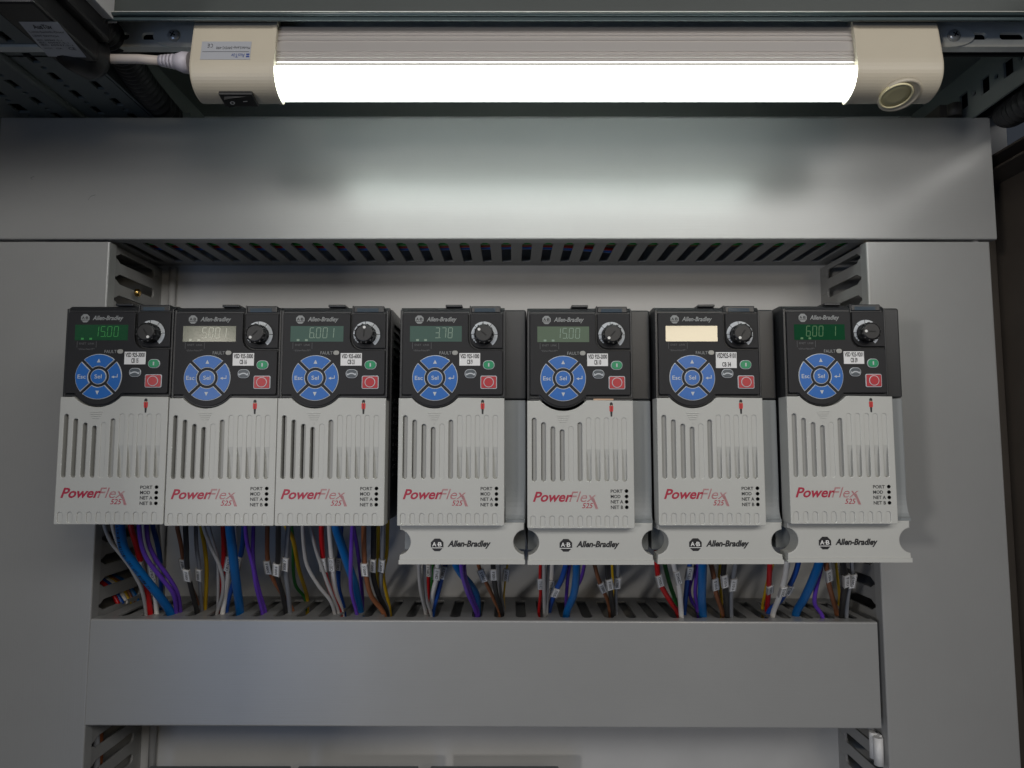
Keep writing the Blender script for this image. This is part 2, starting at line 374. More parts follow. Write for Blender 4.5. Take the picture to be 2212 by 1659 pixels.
bd = duct('wiring_duct', 'level grey wiring duct that the coloured wires drop into, below the drives', at(1894, 1337, -88).x - at(196, 1337, -88).x, ZB - ZB2, 88, (at(196, 1337, -88).x, 0, (ZB + ZB2) / 2), phase=15.5, rounded=False)
bd.rotation_euler = (0, R(0.22), 0)
XL, XR0, XR1 = -332.5, 292.6, 395
ld = duct('wiring_duct', 'upright grey wiring duct beside the drive marked VSD 925-3000', 560, 103, 88, (XL - 51.5, 0, ZT - 2.2 - 560), True, phase=11)
rd = duct('wiring_duct', 'upright grey wiring duct beside the drive marked VSD 925-9201', 560, XR1 - XR0, 88, ((XR0 + XR1) / 2, 0, ZT - 2.2 - 560), True, phase=11)
tag(MB().lathe([(2.2, 0), (2.6, 0.6), (2.6, 7)], (388, -80, ZT - 4), (0, 0, 1), 14).build('lid_peg', 'clip_white'), 'small pale peg between the top duct and the upright duct', 'peg')
tag(MB().tube([(-321.5, -3.3, -330), (-321.5, -3.3, ZT - 2)], 3.3, 14).build('conduit', 'plate'), 'thin grey tube standing along the upright duct on the mounting plate', 'conduit')
# white clip on the right-hand upright duct
c0 = at(1868, 1582, -70); cl = MB()
prof = [(0, 0), (-7, 0), (-8.5, -1.5), (-8.5, -3.0), (-14, -3.0), (-15.5, -1.0), (-15.5, 1.0), (-14, 1.6), (-9.5, 1.6), (-7.5, 1.6), (0, 1.6)]
cl.tube([(-3.4, -7, 0), (-3.4, -7, -20)], 3.3, 16); cl.tube([(-3.6, -14.5, -1), (-3.6, -14.5, -22)], 3.6, 16); cl.box(-2, 0, -14, 0, -20, 0, .2); co = cl.build('duct_clip', 'clip_white'); co.location = Vector((292.0, -66, at(1880, 1583, -75).z)) * S
tag(co, 'small white plastic clip hooked on the slotted side of the upright duct', 'clip')

for strokes in (((70, 388, 66, 384), (66, 384, 74, 381)), ((190, 432, 196, 424), (196, 424, 206, 421))):
    pl_ = [at(strokes[0][0], strokes[0][1], -88.2)] + [at(c, d, -88.2) for a, b, c, d in strokes]; sm = MB()
    sm.add([p + Vector((0, 0, .22)) for p in pl_] + [p - Vector((0, 0, .22)) for p in pl_], [[0, 1, 4, 3], [1, 2, 5, 4]])
    rel_ = Vector(td.location) / S; sm.v = [tuple(Vector(p) - rel_) for p in sm.v]; sm.build('scuff_mark', 'breaker_grey', td)

# wires lying inside the ducts, seen through the slots
def wire(name, col, pts, r, label, cat='wire', n=10, stripe=None, sub=5, group=None):
    P = [Vector(p) for p in pts]; out = []
    for i in range(len(P) - 1):
        p0, p1, p2, p3 = P[max(0, i - 1)], P[i], P[i + 1], P[min(len(P) - 1, i + 2)]
        for k in range(sub):
            t = k / sub; out.append(0.5 * ((2 * p1) + (p2 - p0) * t + (2 * p0 - 5 * p1 + 4 * p2 - p3) * t * t + (3 * p1 - p0 - 3 * p2 + p3) * t ** 3))
    out.append(P[-1])
    o = MB().tube(out, r, n, 0, stripe).build(name, ['wire_' + col] + (['wire_green'] if stripe is not None else []))
    tag(o, label, cat, group); return o, out
zt = ZT + 4
for col, y, r in (('leaf', -58, 2.6), ('red', -50, 1.3), ('sky', -43, 2.2), ('brown', -53.5, 1.0)):
    wire('wire', col, [(-330 if col != 'brown' else -120, y, zt + r), (-100, y + 2, zt + r), (20, y - 1, zt + r + .3), (100 if col in ('red', 'sky') else 300, y + (12 if col in ('red', 'sky') else 3), zt + r)], r,
         col.replace('leaf', 'green').replace('sky', 'blue') + ' wire lying inside the top duct, seen through its slots', group='wires lying inside the top duct')
wire('wire', 'yellow', [(318, -40, -60), (320, -38, 60), (316, -42, 165)], 2.2, 'yellow and green wire inside the upright duct beside the drive marked VSD 925-9201', stripe=0.0)
wire('wire', 'azure', [(322, -60, -330), (326, -66, 40), (322, -64, 150)], 3.0, 'blue wire inside the upright duct beside the drive marked VSD 925-9201')
wire('wire', 'blue', [(306, -74, -300), (303, -76, -200), (304, -70, -100), (306, -60, 20)], 3.2, 'blue wire at the mouth of the bottom duct beside the drive marked VSD 925-9201')
wire('wire', 'yellow', [(325, -70, -300), (306, -72, -222), (294, -66, -215), (270, -50, -214)], 2.2, 'yellow and green wire crossing the gap at the end of the bottom duct', stripe=0.0)
wire('wire', 'white', [(330, -45, -330), (318, -50, -280), (312, -40, -230)], 2.2, 'white wire behind the lowest slots of the upright duct with the clip')
wire('wire', 'orange', [(340, -30, -340), (326, -40, -300), (320, -50, -250)], 3.0, 'dark red wire behind the lowest slots of the upright duct with the clip')
for k, (col, r) in enumerate((('red', 1.7), ('blue', 2.0), ('white', 2.3), ('yellow', 1.6), ('brown', 1.6), ('azure', 2.4))):
    yy = -46 + 6 * k
    wire('wire', col, [at(172 + 6 * k, 1232 - k, yy), at(192 + 7 * k, 1241 - k, yy), at(214 + 8 * k, 1254 - k, yy), at(236 + 8.5 * k, 1272 - k, yy), at(256 + 8.5 * k, 1305, yy)], r,
         (col if col != 'yellow' else 'green and yellow').replace('azure', 'bright blue') + ' wire crossing from the upright duct into the bottom duct', stripe=0.0 if col == 'yellow' else None, group='bundle of wires crossing into the bottom duct')
wire('wire', 'orange', [(-350, -40, -330), (-345, -45, -260), (-352, -40, -200)], 3.0, 'dark red wire behind the slots below the bottom duct')
wire('wire', 'slate', [(-342, -66, -330), (-338, -60, -260), (-344, -62, -200)], 2.4, 'grey wire behind the slots below the bottom duct')
tag(MB().lathe([(1.2, 0), (3.4, 1.0), (3.4, 3.5), (1.6, 4.5)], (at(300, 630, -55).x - 6, -50, at(300, 630, -55).z), (1, 0, 0), 16).build('brass_nut', 'brass'), 'brass fitting glinting inside a slot of the upright duct', 'fitting')

# ------------------------------------------------------------------ the lamp
LY, LZ, LX = -170, 260, 36
lamp = thing('cabinet_lamp', 'lit tubular lamp with cream end caps under the cabinet roof', 'lamp', (LX, LY, LZ))
def LP(y, z, d=0): return (y - LY, z - LZ)
def lcurve(d, n):
    """front of the lamp: leaning face, then a round turn underneath (bezier), moved inwards by d"""
    out = [(-205.5 + d, 257.0)]
    b = [(-205.6 + d, 256), (-207.0 + d, 243.5 + d * .4), (-200.5 + d * .6, 235.4 + d), (-187, 234.9 + d)]
    for i in range(n + 1):
        t = i / n; q = [(1 - t) ** 3, 3 * t * (1 - t) ** 2, 3 * t * t * (1 - t), t ** 3]
        out.append((sum(a * p[0] for a, p in zip(q, b)), sum(a * p[1] for a, p in zip(q, b))))
    return out
def lprof(grow=0.0):
    pts = [(-183, 287.5), (-196, 287.5), (-199.5, 286.7), (-201.3, 284)] + lcurve(0.0, 14) + [(-184.5, 235.4), (-183, 237)]
    return inset([LP(*p) for p in pts], -grow) if grow else [LP(*p) for p in pts]
x0, x1, xa, xb = -216 - LX, 289 - LX, at(588, 140, -205).x - LX, at(1856, 140, -205).x - LX
# aluminium back with grooves
fr = [(-198.8, 283.0), (-203.2, 252.2)]
pts = [LP(-183.2, 283.5)]
gro = [0.0, 0.10, 0.14, 0.18, 0.22, 0.26, 0.34, 0.38, 0.62, 0.66, 0.70, 0.74, 0.78, 0.84, 0.88, 1.0]
for i, gk in enumerate(gro):
    d = 0.0 if i % 2 == 0 else 0.9
    for q, dd in ((gk, d), (min(1, gk + 0.02), 0.9 - d if 0 < i < len(gro) - 1 else d)):
        pts.append(LP(fr[0][0] + (fr[1][0] - fr[0][0]) * q + (dd if i > 1 else 0), fr[0][1] + (fr[1][1] - fr[0][1]) * q))
pts.append(LP(-183.2, 252.2)); MB().prism(pts, xa - 2, xb + 2, 'x').build('housing', 'aluminium', lamp)
dp = [LP(-183.4, 252.0), LP(-204.2, 252.0)]; cv = [p for p in lcurve(0.9, 16)[1:] if p[1] < 251]
for i in range(len(cv) - 1):
    for k in range(4):
        t = k / 4; dp.append(LP(cv[i][0] + (cv[i + 1][0] - cv[i][0]) * t + (0.25 if k % 2 else 0), cv[i][1] + (cv[i + 1][1] - cv[i][1]) * t + (0.15 if k % 2 else 0)))
dp += [LP(*cv[-1]), LP(-183.4, cv[-1][1] + 2)]
MB().prism(dp, xa - 1, xb + 1, 'x').build('diffuser', 'diffuser', lamp)
for side in (0, 1):
    a0, a1 = (x0, xa) if side == 0 else (x1, xb)
    cap = MB().prism(lprof(), a0, a1, 'x', 1.6).build('end_cap', 'cap_cream', lamp)
    # thin rolled lip where the cap meets the diffuser
    s = 1 if side == 0 else -1
    MB().prism(lprof(0.5), a1 - s * 1.2, a1 + s * 1.4, 'x').build('cap_lip', 'cap_cream', cap)
    xo = a0 - s * 1
    tb = MB()
    tb.prism([(xo + s * 3, 278.0 - LZ), (xo + s * 3, 294 - LZ)] + [(xo - s * (17 + 19 * math.sin(R(a))), 286.0 - LZ + 8.0 * math.cos(R(a))) for a in range(0, 181, 15)], -181.6 - LY, -183.0 - LY, 'y')
    tab = tb.build('mounting_tab', 'zinc', cap)
    sx = xo - s * 21
    scw = MB().lathe([(4.4, 0), (4.2, 1.2), (3.2, 2.2), (1.5, 2.7)], (sx, -183.0 - LY, 286.0 - LZ), (0, -1, 0), 24)
    for q in (0.5, 0.5 + math.pi / 2):
        mt = Matrix.Translation((sx, -185.7 - LY, 286.0 - LZ)) @ Matrix.Rotation(q, 4, 'Y'); scw.box(-2.0, 2.0, -0.15, 0.4, -0.4, 0.4, mi=1, mtx=mt)
    scw.build('screw', ['screw', 'pit'], cap)
    if side == 0:
        nrm = Vector((0, -0.2, -0.98)).normalized(); up = Vector((0, -0.98, 0.2))
        c = Vector((at(509, 212, -197).x - LX, -191.5 - LY, 236.0 - LZ))
        mt = Matrix((( 1, 0, 0, c.x), (0, nrm.y, up.y, c.y), (0, nrm.z, up.z, c.z), (0, 0, 0, 1)))
        sw = MB().box(-11.5, 11.5, -3, 2.2, -6.5, 6.5, 0.7, mtx=mt).build('power_switch', 'switch_black', cap)
        rk = MB(); vv = [(-8, 2.2, -4.4), (8, 2.2, -4.4), (8, 2.2, 4.4), (-8, 2.2, 4.4), (-8, 4.6, -4.2), (-8, 4.6, 4.2), (0, 3.0, -4.2), (0, 3.0, 4.2)]
        rk.add([mt @ Vector(p) for p in vv], [[0, 1, 6, 4], [2, 3, 5, 7], [0, 4, 5, 3], [4, 6, 7, 5], [6, 1, 2, 7]])
        ci = circle(0, 0, 1.5, 16); ci2 = circle(0, 0, 1.0, 16)
        rk.add([mt @ Vector((-4 + p[0], 3.95 - p[0] * .2, p[1])) for p in ci + ci2], [[i, (i + 1) % 16, 16 + (i + 1) % 16, 16 + i] for i in range(16)], 1)
        rk.add([mt @ Vector(p) for p in ((3.2, 2.85, -.3), (6, 2.6, -.3), (6, 2.6, .3), (3.2, 2.85, .3))], [[0, 1, 2, 3]], 1)
        rk.build('rocker', ['switch_black', 'print_white'], sw)
        # upside-down rating label on the sloping front of the cap
        p0, p1 = Vector((0, -201.3, 284)), Vector((0, -205.5, 257)); axd = (p1 - p0).normalized(); out = Vector((0, axd.z, -axd.y)).normalized()
        if out.y > 0: out = -out
        lx0, lx1 = at(437, 110, -203).x - LX, at(544, 110, -203).x - LX
        def LB(u, v, d): p = p0 + (p1 - p0) * v + out * d; return Vector((lx0 + (lx1 - lx0) * u, p.y - LY, p.z - LZ))
        va, vb = (284 - at(490, 92, -202.5).z) / 27, (284 - at(490, 132, -204).z) / 27
        lb = MB().add([LB(0, va, .15), LB(1, va, .15), LB(1, vb, .15), LB(0, vb, .15)], [[0, 1, 2, 3]])
        W_ = lx1 - lx0; vm = lambda q: va + (vb - va) * q
        letters_on(lb, 'Model:Lamp-24VDC-490', LB(.64, vm(.34), .25), (-1, 0, 0), axd, W_ * .68, 2.6, 1)
        letters_on(lb, 'C', LB(.205, vm(.24), .25), (-1, 0, 0), axd, 1.5, 3.0, 1); letters_on(lb, 'E', LB(.14, vm(.24), .25), (-1, 0, 0), axd, 1.3, 3.0, 1)
        lb.add([LB(.03, vm(.56), .25), LB(.97, vm(.56), .25), LB(.97, vm(.58), .25), LB(.03, vm(.58), .25)], [[0, 1, 2, 3]], 1)
        letters_on(lb, 'AusTüv', LB(.755, vm(.78), .25), (-1, 0, 0), axd, W_ * .27, 3.0, 2)
        for du, dv in ((.935, .72), (.965, .84), (.935, .84), (.965, .72)):
            c_ = LB(du, vm(dv), .25); lb.add([c_ + Vector((math.cos(R(a)) * .65, 0, math.sin(R(a)) * .7)) for a in range(0, 360, 45)], [list(range(8))], 2)
        lb.build('rating_label', ['label_silver', 'print_black', 'print_blue'], cap)
    else:
        nrm = Vector((0, -0.34, -0.94)).normalized(); c = Vector((at(1941, 203, -199).x - LX, -195.5 - LY, 236.4 - LZ))
        sn = MB().lathe([(13.5, -2.5), (13.5, 0.4), (11.8, 0.6), (11.4, -0.2)], c + Vector((3, 0.6, -.6)), nrm, 36)
        se = sn.build('sensor_housing', 'cap_cream', cap)
        MB().lathe([(10.6, -1), (10.6, 1.0), (10.0, 1.5), (9.4, 1.0), (9.3, 0.2)], c + nrm * 0.6, nrm, 36).build('sensor_ring', 'lens_ring', se)
        MB().lathe([(9.3, 0), (9.2, 0.7), (5, 0.6), (0.5, 0.5)], c + nrm * 0.7, nrm, 36).build('sensor_lens', 'lens_pit', se)
# mains lead with moulded plug
pa, pb = at(236, 128, -190), at(412, 136, -190)
lead = thing('power_cable', 'white power cable with ribbed plug running from the lamp to behind the limit switch', 'cable', pa)
def rel(m, o): m.v = [tuple(Vector(p) - o) for p in m.v]; return m
mid = at(345, 131, -190)
rel(MB().tube([at(205, 134, -186), at(240, 127, -189), at(300, 127.5, -190), mid], 3.1, 16), pa).build('sheath', 'cable_white', lead)
pl = MB(); dx = (pb - mid)
for k in range(4): pl.tube([mid + dx * (0.06 + .12 * k), mid + dx * (0.14 + .12 * k)], 4.0 + .35 * k, 16)
pl.tube([mid, mid + dx * .6], 3.5, 16); pl.tube([mid + dx * .5, mid + dx * .68, mid + dx * .75, pb], lambda t: 5.0 + 2.0 * min(1, t * 2), 16)
rel(pl, pa).build('plug', 'plug_grey', lead)

# ------------------------------------------------------------------ door limit switch and conduit, top corner
o0 = Vector((-292, -240, 270))
ls = thing('limit_switch', 'black plastic door limit switch with silver rating label beside the lamp', 'switch', o0)
B = lambda *a, **k: MB().box(*a, **k)
b = MB(); b.box(-18, 20, -80, 40, 0, 34, 2.5); b.box(-15, 14, -26, 38, -14.5, 0.5, 2.0)
rel(b, Vector((0, 0, 0))).build('body', 'switch_black', ls)
def scr(x, y, z):
    m = MB().lathe([(6.0, 0), (5.8, 1.6), (4.2, 3.2), (1.6, 3.8)], (x, y, z), (0, 0, -1), 24)
    for q in (0.4, 0.4 + math.pi / 2): m.box(-3, 3, -.5, .5, -.2, .3, mi=1, mtx=Matrix.Translation((x, y, z - 3.7)) @ Matrix.Rotation(q, 4, 'Z'))
    return m
scr(at(95, 8, -266).x + 292, -26.0, 0.3).build('screw', ['screw', 'pit'], ls); scr(at(12, 10, -266).x + 292, -26.0, 0.3).build('screw', ['screw', 'pit'], ls)
lb = MB(); lz = -14.65
lc = [atz(40, 47, 270 + lz) - o0, atz(124, 47, 270 + lz) - o0, atz(187, 124, 270 + lz) - o0, atz(104, 122, 270 + lz) - o0]
lb.add(lc, [[0, 1, 2, 3]])
def LQ(u, v): return (lc[0] * (1 - u) + lc[1] * u) * (1 - v) + (lc[3] * (1 - u) + lc[2] * u) * v + Vector((0, 0, -.1))
def qtext(s, u0, u1, v0, v1, mi=1, bold=0.0):
    vs, fs = glyphs(s, bold); lb.add([LQ(u0 + (u1 - u0) * u, v1 + (v0 - v1) * v) for u, v in vs], fs, mi)
qtext('AusTüv', .26, .74, .07, .19, bold=.02)
qtext('Limit-Switch-Door', .06, .96, .24, .30); qtext('LIMIT SWITCH', .06, .72, .36, .41)
for k, wd in enumerate((.72, .84, .90)): qtext('IEC 60947-5-1', .08, wd, .48 + .07 * k, .525 + .07 * k)
qtext('CE', .72, .9, .70, .78, bold=.01); qtext('24VDC', .08, .30, .72, .76); qtext('10A', .40, .55, .72, .76)
lb.build('rating_label', ['label_silver', 'print_black'], ls)
MB().tube([(-6, 34, 0), (-2, 42, -3), (3, 52, -5), (5, 56, -5)], lambda t: (15.5, 16, 14.5, 10)[min(3, int(t * 3.01))], 24).build('cable_gland', 'switch_black', ls)
wb = MB(); q0, q1 = Vector((20, -90, 30)), Vector((21, 44, 30)); wb.box(19.5, 26, -90, 36, 12, 34, 0.4); wb.build('side_bracket', 'clip_white', ls)
path = [Vector((-284, -196, 283)), Vector((-290, -150, 285)), Vector((-300, -100, 283)), Vector((-304, -40, 284))]
pp = [path[0].lerp(path[1], 0)]
def smooth(P, sub):
    out = []
    for i in range(len(P) - 1):
        p0, p1, p2, p3 = P[max(0, i - 1)], P[i], P[i + 1], P[min(len(P) - 1, i + 2)]
        for k in range(sub):
            t = k / sub; out.append(0.5 * ((2 * p1) + (p2 - p0) * t + (2 * p0 - 5 * p1 + 4 * p2 - p3) * t * t + (3 * p1 - p0 - 3 * p2 + p3) * t ** 3))
    return out + [P[-1]]
def corrugated(P, r, label, n=20):
    P = smooth(P, 40); m = len(P)
    mb = MB().tube(P, 1.0, n); k = len(P)
    # ridge profile: alternate radius along the length
    vs = mb.v; out = []
    for i in range(m):
        rr = r if (i // 2) % 2 else r * 0.86
        for j in range(n): p = Vector(vs[i * n + j]); out.append(tuple(P[i] + (p - P[i]) * rr))
    mb.v = out; return tag(mb.build('corrugated_conduit', 'switch_black'), label, 'conduit')
corrugated([Vector((-281, -212, 284)), Vector((-287, -165, 287)), Vector((-296, -110, 286)), Vector((-302, -30, 286))], 11.0, 'black corrugated conduit leading back from the limit switch under the roof')
corrugated([Vector((400, -300, 264)), Vector((400, -200, 264)), Vector((401, -122, 264)), Vector((414, -92, 275))], 11.5, 'black corrugated conduit along the perforated beam, far from the limit switch')

# ------------------------------------------------------------------ drives
def zu(X): return (X - 90) / 8.86
def zv(Y): return (1390 - Y) / 8.86
KX, KZ = zu(306), zv(513)
def sector(a, r0, r1, gap):
    """keypad segment facing angle a, sides parallel to the diagonals"""
    d1, d0 = math.degrees(math.asin(gap / r1)), math.degrees(math.asin(gap / r0))
    return arc(KX, KZ, r1, a - 45 + d1, a + 45 - d1, 18) + arc(KX, KZ, r0, a + 45 - d0, a - 45 + d0, 10)
def octo(cx, cz, r): return [(cx + r / math.cos(R(22.5)) * math.cos(R(22.5 + 45 * k)), cz + r / math.cos(R(22.5)) * math.sin(R(22.5 + 45 * k))) for k in range(8)]
def emblem(mb, cx, cz, r, y, mi_b, mi_f):
    """octagon with a bar across its foot and the two letters"""
    mb.face(octo(cx, cz, r), y, mi_b)
    h = r * .40
    mb.face([(cx - r * .99, cz - r * .52), (cx + r * .99, cz - r * .52), (cx + r * .99, cz - r * .42), (cx - r * .99, cz - r * .42)], y - .06, mi_f)
    letters(mb, 'A', cx - r * .80, cx - r * .12, cz - h * .62, cz + h * 1.1, y - .06, mi_f, .02)
    letters(mb, 'B', cx + r * .14, cx + r * .74, cz - h * .62, cz + h * 1.1, y - .06, mi_f, .02)
    mb.face(circle(cx + r * .01, cz + h * .25, r * .07, 8), y - .06, mi_f)

def m_housing(frame):
    def f():
        m = MB()
        pr = [(-130, 2), (-165, 2), (-165, 84), (-177.3, 84), (-177.3, 144.4), (-176.4, 146.6), (-174.2, 148.2), (-171.0, 148.8), (-130, 148.8)]
        if frame == 'A': pr = [(-8, 1)] + pr[1:-1] + [(-8, 148.8)]
        m.prism([(p[0], p[1]) for p in pr], 0.2, 71.6, 'x', 0.5)
        m.prism(arc(KX, KZ, 20.2, 0, -180, 28), -178.6, -160, 'y', 0.5)
        m.box(1.0, 47.0, -178.0, -170, 143.6, 145.0, 0.3)                       # moulded brow over the panel
        m.box(0.1, 1.9, -178.4, -170, 84.5, 146.0, 0.4); m.box(70.6, 71.9, -178.4, -170, 86, 146.0, 0.4)
        m.box(0.2, 71.6, -178.0, -170, 85.6, 87.0, 0.3)
        return m
    return f
def m_vented():
    """perforated side of the narrow drive"""
    hs = []
    for k in range(9): hs.append([(-160, 136 - k * 5.6), (-112, 136 - k * 5.6), (-112, 139.4 - k * 5.6), (-160, 139.4 - k * 5.6)])
    for k in range(11):
        for c in range(5): hs.append([(-160 + c * 10, 84 - k * 5.2), (-155 + c * 10, 84 - k * 5.2), (-155 + c * 10, 87 - k * 5.2), (-160 + c * 10, 87 - k * 5.2)])
    m = MB().holed([(-168, 3), (-9, 3), (-9, 148), (-168, 148)], hs, 0, 1.2, 0.1)
    m.v = [(73.0 - y, x, z) for x, y, z in m.v]; return m
COVER_OUT = [(0, 0.6), (0.6, 0), (70.9, 0), (71.5, 0.6), (71.5, 85.2), (42.0, 85.6)] + arc(KX, KZ, 20.7, -41, -139, 22) + [(7.0, 85.2), (0, 85.2)]
SX = [zu(x) for x in (131, 187, 243, 298, 351, 404, 457, 510, 563, 616, 669)]
STOP = [zv(y) for y in (738, 765, 790, 808, 790, 765, 738, 738, 738, 738, 738)]
SB, SW = zv(1115), 1.5
def m_cover():
    hs = [rrect(x - SW, x + SW, SB, t, SW - .02) for x, t in zip(SX, STOP)]
    fx = [zu(x) for x in (123, 180, 236, 291, 346, 402, 455, 509, 562, 614, 668)]
    hs += [rrect(x - 1.55, x + 1.55, 1.0, zv(1318), 1.5) for x in fx]
    m = MB().holed(COVER_OUT, hs, -180.2, -166, 0.45)
    m.prism(inset(COVER_OUT, 1.5), -173, -172, 'y')
    for i, (x, t) in enumerate(zip(SX, STOP)):
        if i in (0, 1, 2, 3, 5): continue
        if i == 4: m.prism([(-179.75, SB - .5), (-175, SB - .5), (-175, t + .5), (-179.75, t + .5)], x - SW - .2, x + SW + .2, 'x')
        else: m.prism([(-177.0, SB - .5), (-173, SB - .5), (-173, t + .5), (-179.7, t + .5), (-179.7, zv(925)), (-178.2, zv(985))], x - SW - .2, x + SW + .2, 'x')
    for x in fx: m.box(x - 1.8, x + 1.8, -179.5, -173, 0.4, zv(1318) + .3)
    for k, (wd, yy) in enumerate(((39, 725), (33, 738), (27, 750), (20, 763))):
        m.box(KX - 4.4 * wd / 39 - .2, KX + 4.4 * wd / 39 - .2, -180.6, -180.1, zv(yy) - .28, zv(yy) + .28, 0.18)
    tr = [(KX - 1.3, zv(777)), (KX + .9, zv(777)), (KX - .2, zv(795))]; m.prism(tr, -180.35, -180.1, 'y', .15)
    return m
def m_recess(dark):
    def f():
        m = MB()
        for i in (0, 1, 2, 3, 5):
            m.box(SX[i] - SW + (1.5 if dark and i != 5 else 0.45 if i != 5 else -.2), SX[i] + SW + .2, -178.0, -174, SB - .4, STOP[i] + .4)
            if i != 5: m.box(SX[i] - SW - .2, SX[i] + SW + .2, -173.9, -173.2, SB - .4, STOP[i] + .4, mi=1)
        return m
    return f
PANEL = ([(2.4, 143.4), (2.0, 143.0), (2.0, 88.6), (2.8, 87.7), (8.0, 87.7)] + arc(KX, KZ, 19.2, 217, 323, 22) + [(40.8, 87.7), (69.4, 87.7), (70.2, 88.6), (70.2, 117.2), (69.4, 118.0), (53.4, 118.0)]
         + [(50.8, 118.9), (48.4, 121.0), (47.2, 123.6), (46.7, 126.5), (46.7, 142.4), (46.0, 143.4)])
POT = [(48.2, 143.3), (48.2, 127.0), (48.7, 124.0), (50.0, 121.8), (52.0, 120.2), (54.5, 119.5), (70.3, 119.5), (70.3, 143.3)]
def m_key(a):
    def f():
        m = MB(); m.prism(sector(a, 7.0, 15.5, 0.95), -180.25, -179, 'y', 0.25, mi=1)
        m.prism(inset(sector(a, 7.0, 15.5, 0.95), 0.42), -180.5, -180.1, 'y', 0.12)
        y = -180.58
        if a == 90: m.face([(KX - 1.25, KZ + 9.7), (KX + 1.25, KZ + 9.7), (KX, KZ + 12.3)], y, 2)
        if a == 270: m.face([(KX - 1.25, KZ - 9.6), (KX, KZ - 12.3), (KX + 1.25, KZ - 9.6)], y, 2)
        if a == 180: letters(m, 'Esc', KX - 13.6, KX - 8.2, KZ - 1.4, KZ + 1.4, y, 2, .01)
        if a == 0:
            m.face([(KX + 8.8, KZ - .25), (KX + 10.6, KZ + .7), (KX + 10.6, KZ - 1.2)], y, 2)
            m.face([(KX + 10.6, KZ - .5), (KX + 13.0, KZ - .5), (KX + 13.0, KZ + 1.7), (KX + 12.55, KZ + 1.7), (KX + 12.55, KZ), (KX + 10.6, KZ)], y, 2)
        return m
    return f
def m_sel():
    m = MB(); m.prism(circle(KX, KZ, 5.3), -180.25, -179, 'y', .25, mi=1); m.prism(circle(KX, KZ, 4.85), -180.5, -180.1, 'y', .12)
    letters(m, 'Sel', KX - 2.4, KX + 2.4, KZ - 1.3, KZ + 1.5, -180.58, 2, .01); return m
def pill(cx, cz, wx, hz): r_ = min(hz / 2 - .02, wx * .36); return rrect(cx - wx / 2, cx + wx / 2, cz - hz / 2, cz + hz / 2, r_, 7)
def m_start():
    cx, cz = zu(629), zv(434); m = MB(); m.prism(pill(cx, cz, 7.9, 6.1), -180.2, -179, 'y', .25, mi=1); m.prism(pill(cx, cz, 7.1, 5.3), -180.6, -180, 'y', .2)
    m.face([(cx - .45, cz - 1.2), (cx + .45, cz - 1.2), (cx + .45, cz + 1.2), (cx - .45, cz + 1.2)], -180.68, 1); return m
def m_dirk():
    cx, cz = zu(519), zv(487); m = MB(); m.prism(pill(cx, cz, 8.0, 6.0), -180.1, -179, 'y', .25, mi=1); m.prism(pill(cx, cz, 7.3, 5.3), -180.4, -180, 'y', .2)
    a = arc(cx, cz - 3.3, 3.9, 45, 135, 10) + arc(cx, cz - 3.3, 3.1, 135, 45, 10); m.face(a, -180.48, 1)
    for s_ in (-1, 1): m.face([(cx + s_ * 2.0, cz - 1.1), (cx + s_ * 3.2, cz - 1.2), (cx + s_ * 3.1, cz + .7)], -180.48, 1)
    return m
def m_stop():
    cx, cz = zu(629), zv(539); m = MB(); m.prism(rrect(cx - 5.6, cx + 5.6, cz - 4.5, cz + 4.5, 1.1), -180.2, -179, 'y', .25, mi=1)
    m.prism(rrect(cx - 5.1, cx + 5.1, cz - 4.0, cz + 4.0, .8), -180.5, -180, 'y', .2)
    m.prism(circle(cx, cz, 3.5), -180.85, -180.3, 'y', .15, mi=1); m.prism(circle(cx, cz, 3.05), -180.95, -180.5, 'y', .1); return m
PX, PZ = zu(600), zv(250)
def m_dial():
    m = MB(); e = [226, 214, 200, 178, 136, 95, 55, 2, -52]
    for i in range(len(e) - 1):
        ro = 7.9 + 1.3 * min(1, (i / 4.0)); m.face(arc(PX, PZ, ro, e[i] - 1.3, e[i + 1] + 1.3, 8) + arc(PX, PZ, 6.75 if i > 1 else 7.1, e[i + 1] + 1.3, e[i] - 1.3, 8), -179.2)
    return m
def m_knob():
    m = MB().lathe([(6.3, 0), (6.3, 6.8), (5.5, 7.8), (4.9, 7.9)], (0, 0, 0), (0, -1, 0), 40)
    for k in range(12):
        m.box(-.55, .55, -7.4, 0, 5.8, 6.75, .15, mtx=Matrix.Rotation(R(30 * k + 15), 4, 'Y'))
    m.box(-.35, .35, -8.05, -7.5, -2.4, 2.2, mi=2)
    m.lathe([(.95, 0), (.95, .12)], (0, -7.95, 4.0), (0, -1, 0), 16, mi=1, smooth=False)
    return m
def m_scale_print():
    m = MB(); y = -179.68
    x0_, x1_, zt_, zb_ = zu(167), zu(282), zv(297), zv(345)
    for a, b_, c_, d_ in ((x0_, x0_ + .25, zb_ + 1, zt_), (x1_ - .25, x1_, zb_ + 1, zt_), (x0_ + .8, x0_ + 1.4, zb_, zb_ + .25), (x1_ - 1.4, x1_ - .8, zb_, zb_ + .25)): m.face([(a, c_), (b_, c_), (b_, d_), (a, d_)], y)
    letters(m, 'ENET  LINK', zu(181), zu(270), zv(318), zv(306), y); letters(m, 'EtherNet/IP', zu(181), zu(268), zv(351), zv(340), y, shear=.25)
    letters(m, 'FAULT', zu(332), zu(404), zv(370), zv(351), y, 1); return m
def m_brand_small():
    m = MB(); emblem(m, zu(208), zv(157), 2.85, -179.68, 0, 1); letters(m, 'Allen-Bradley', zu(252), zu(434), zv(177), zv(141), -179.68, 0, 0.022, 0.28); return m
def m_brand_large():
    m = MB(); emblem(m, zu(321), zv(1510), 4.2, -172.3, 0, 1); letters(m, 'Allen-Bradley', zu(384), zu(642), zv(1533), zv(1484), -172.3, 0, 0.036, 0.28); return m
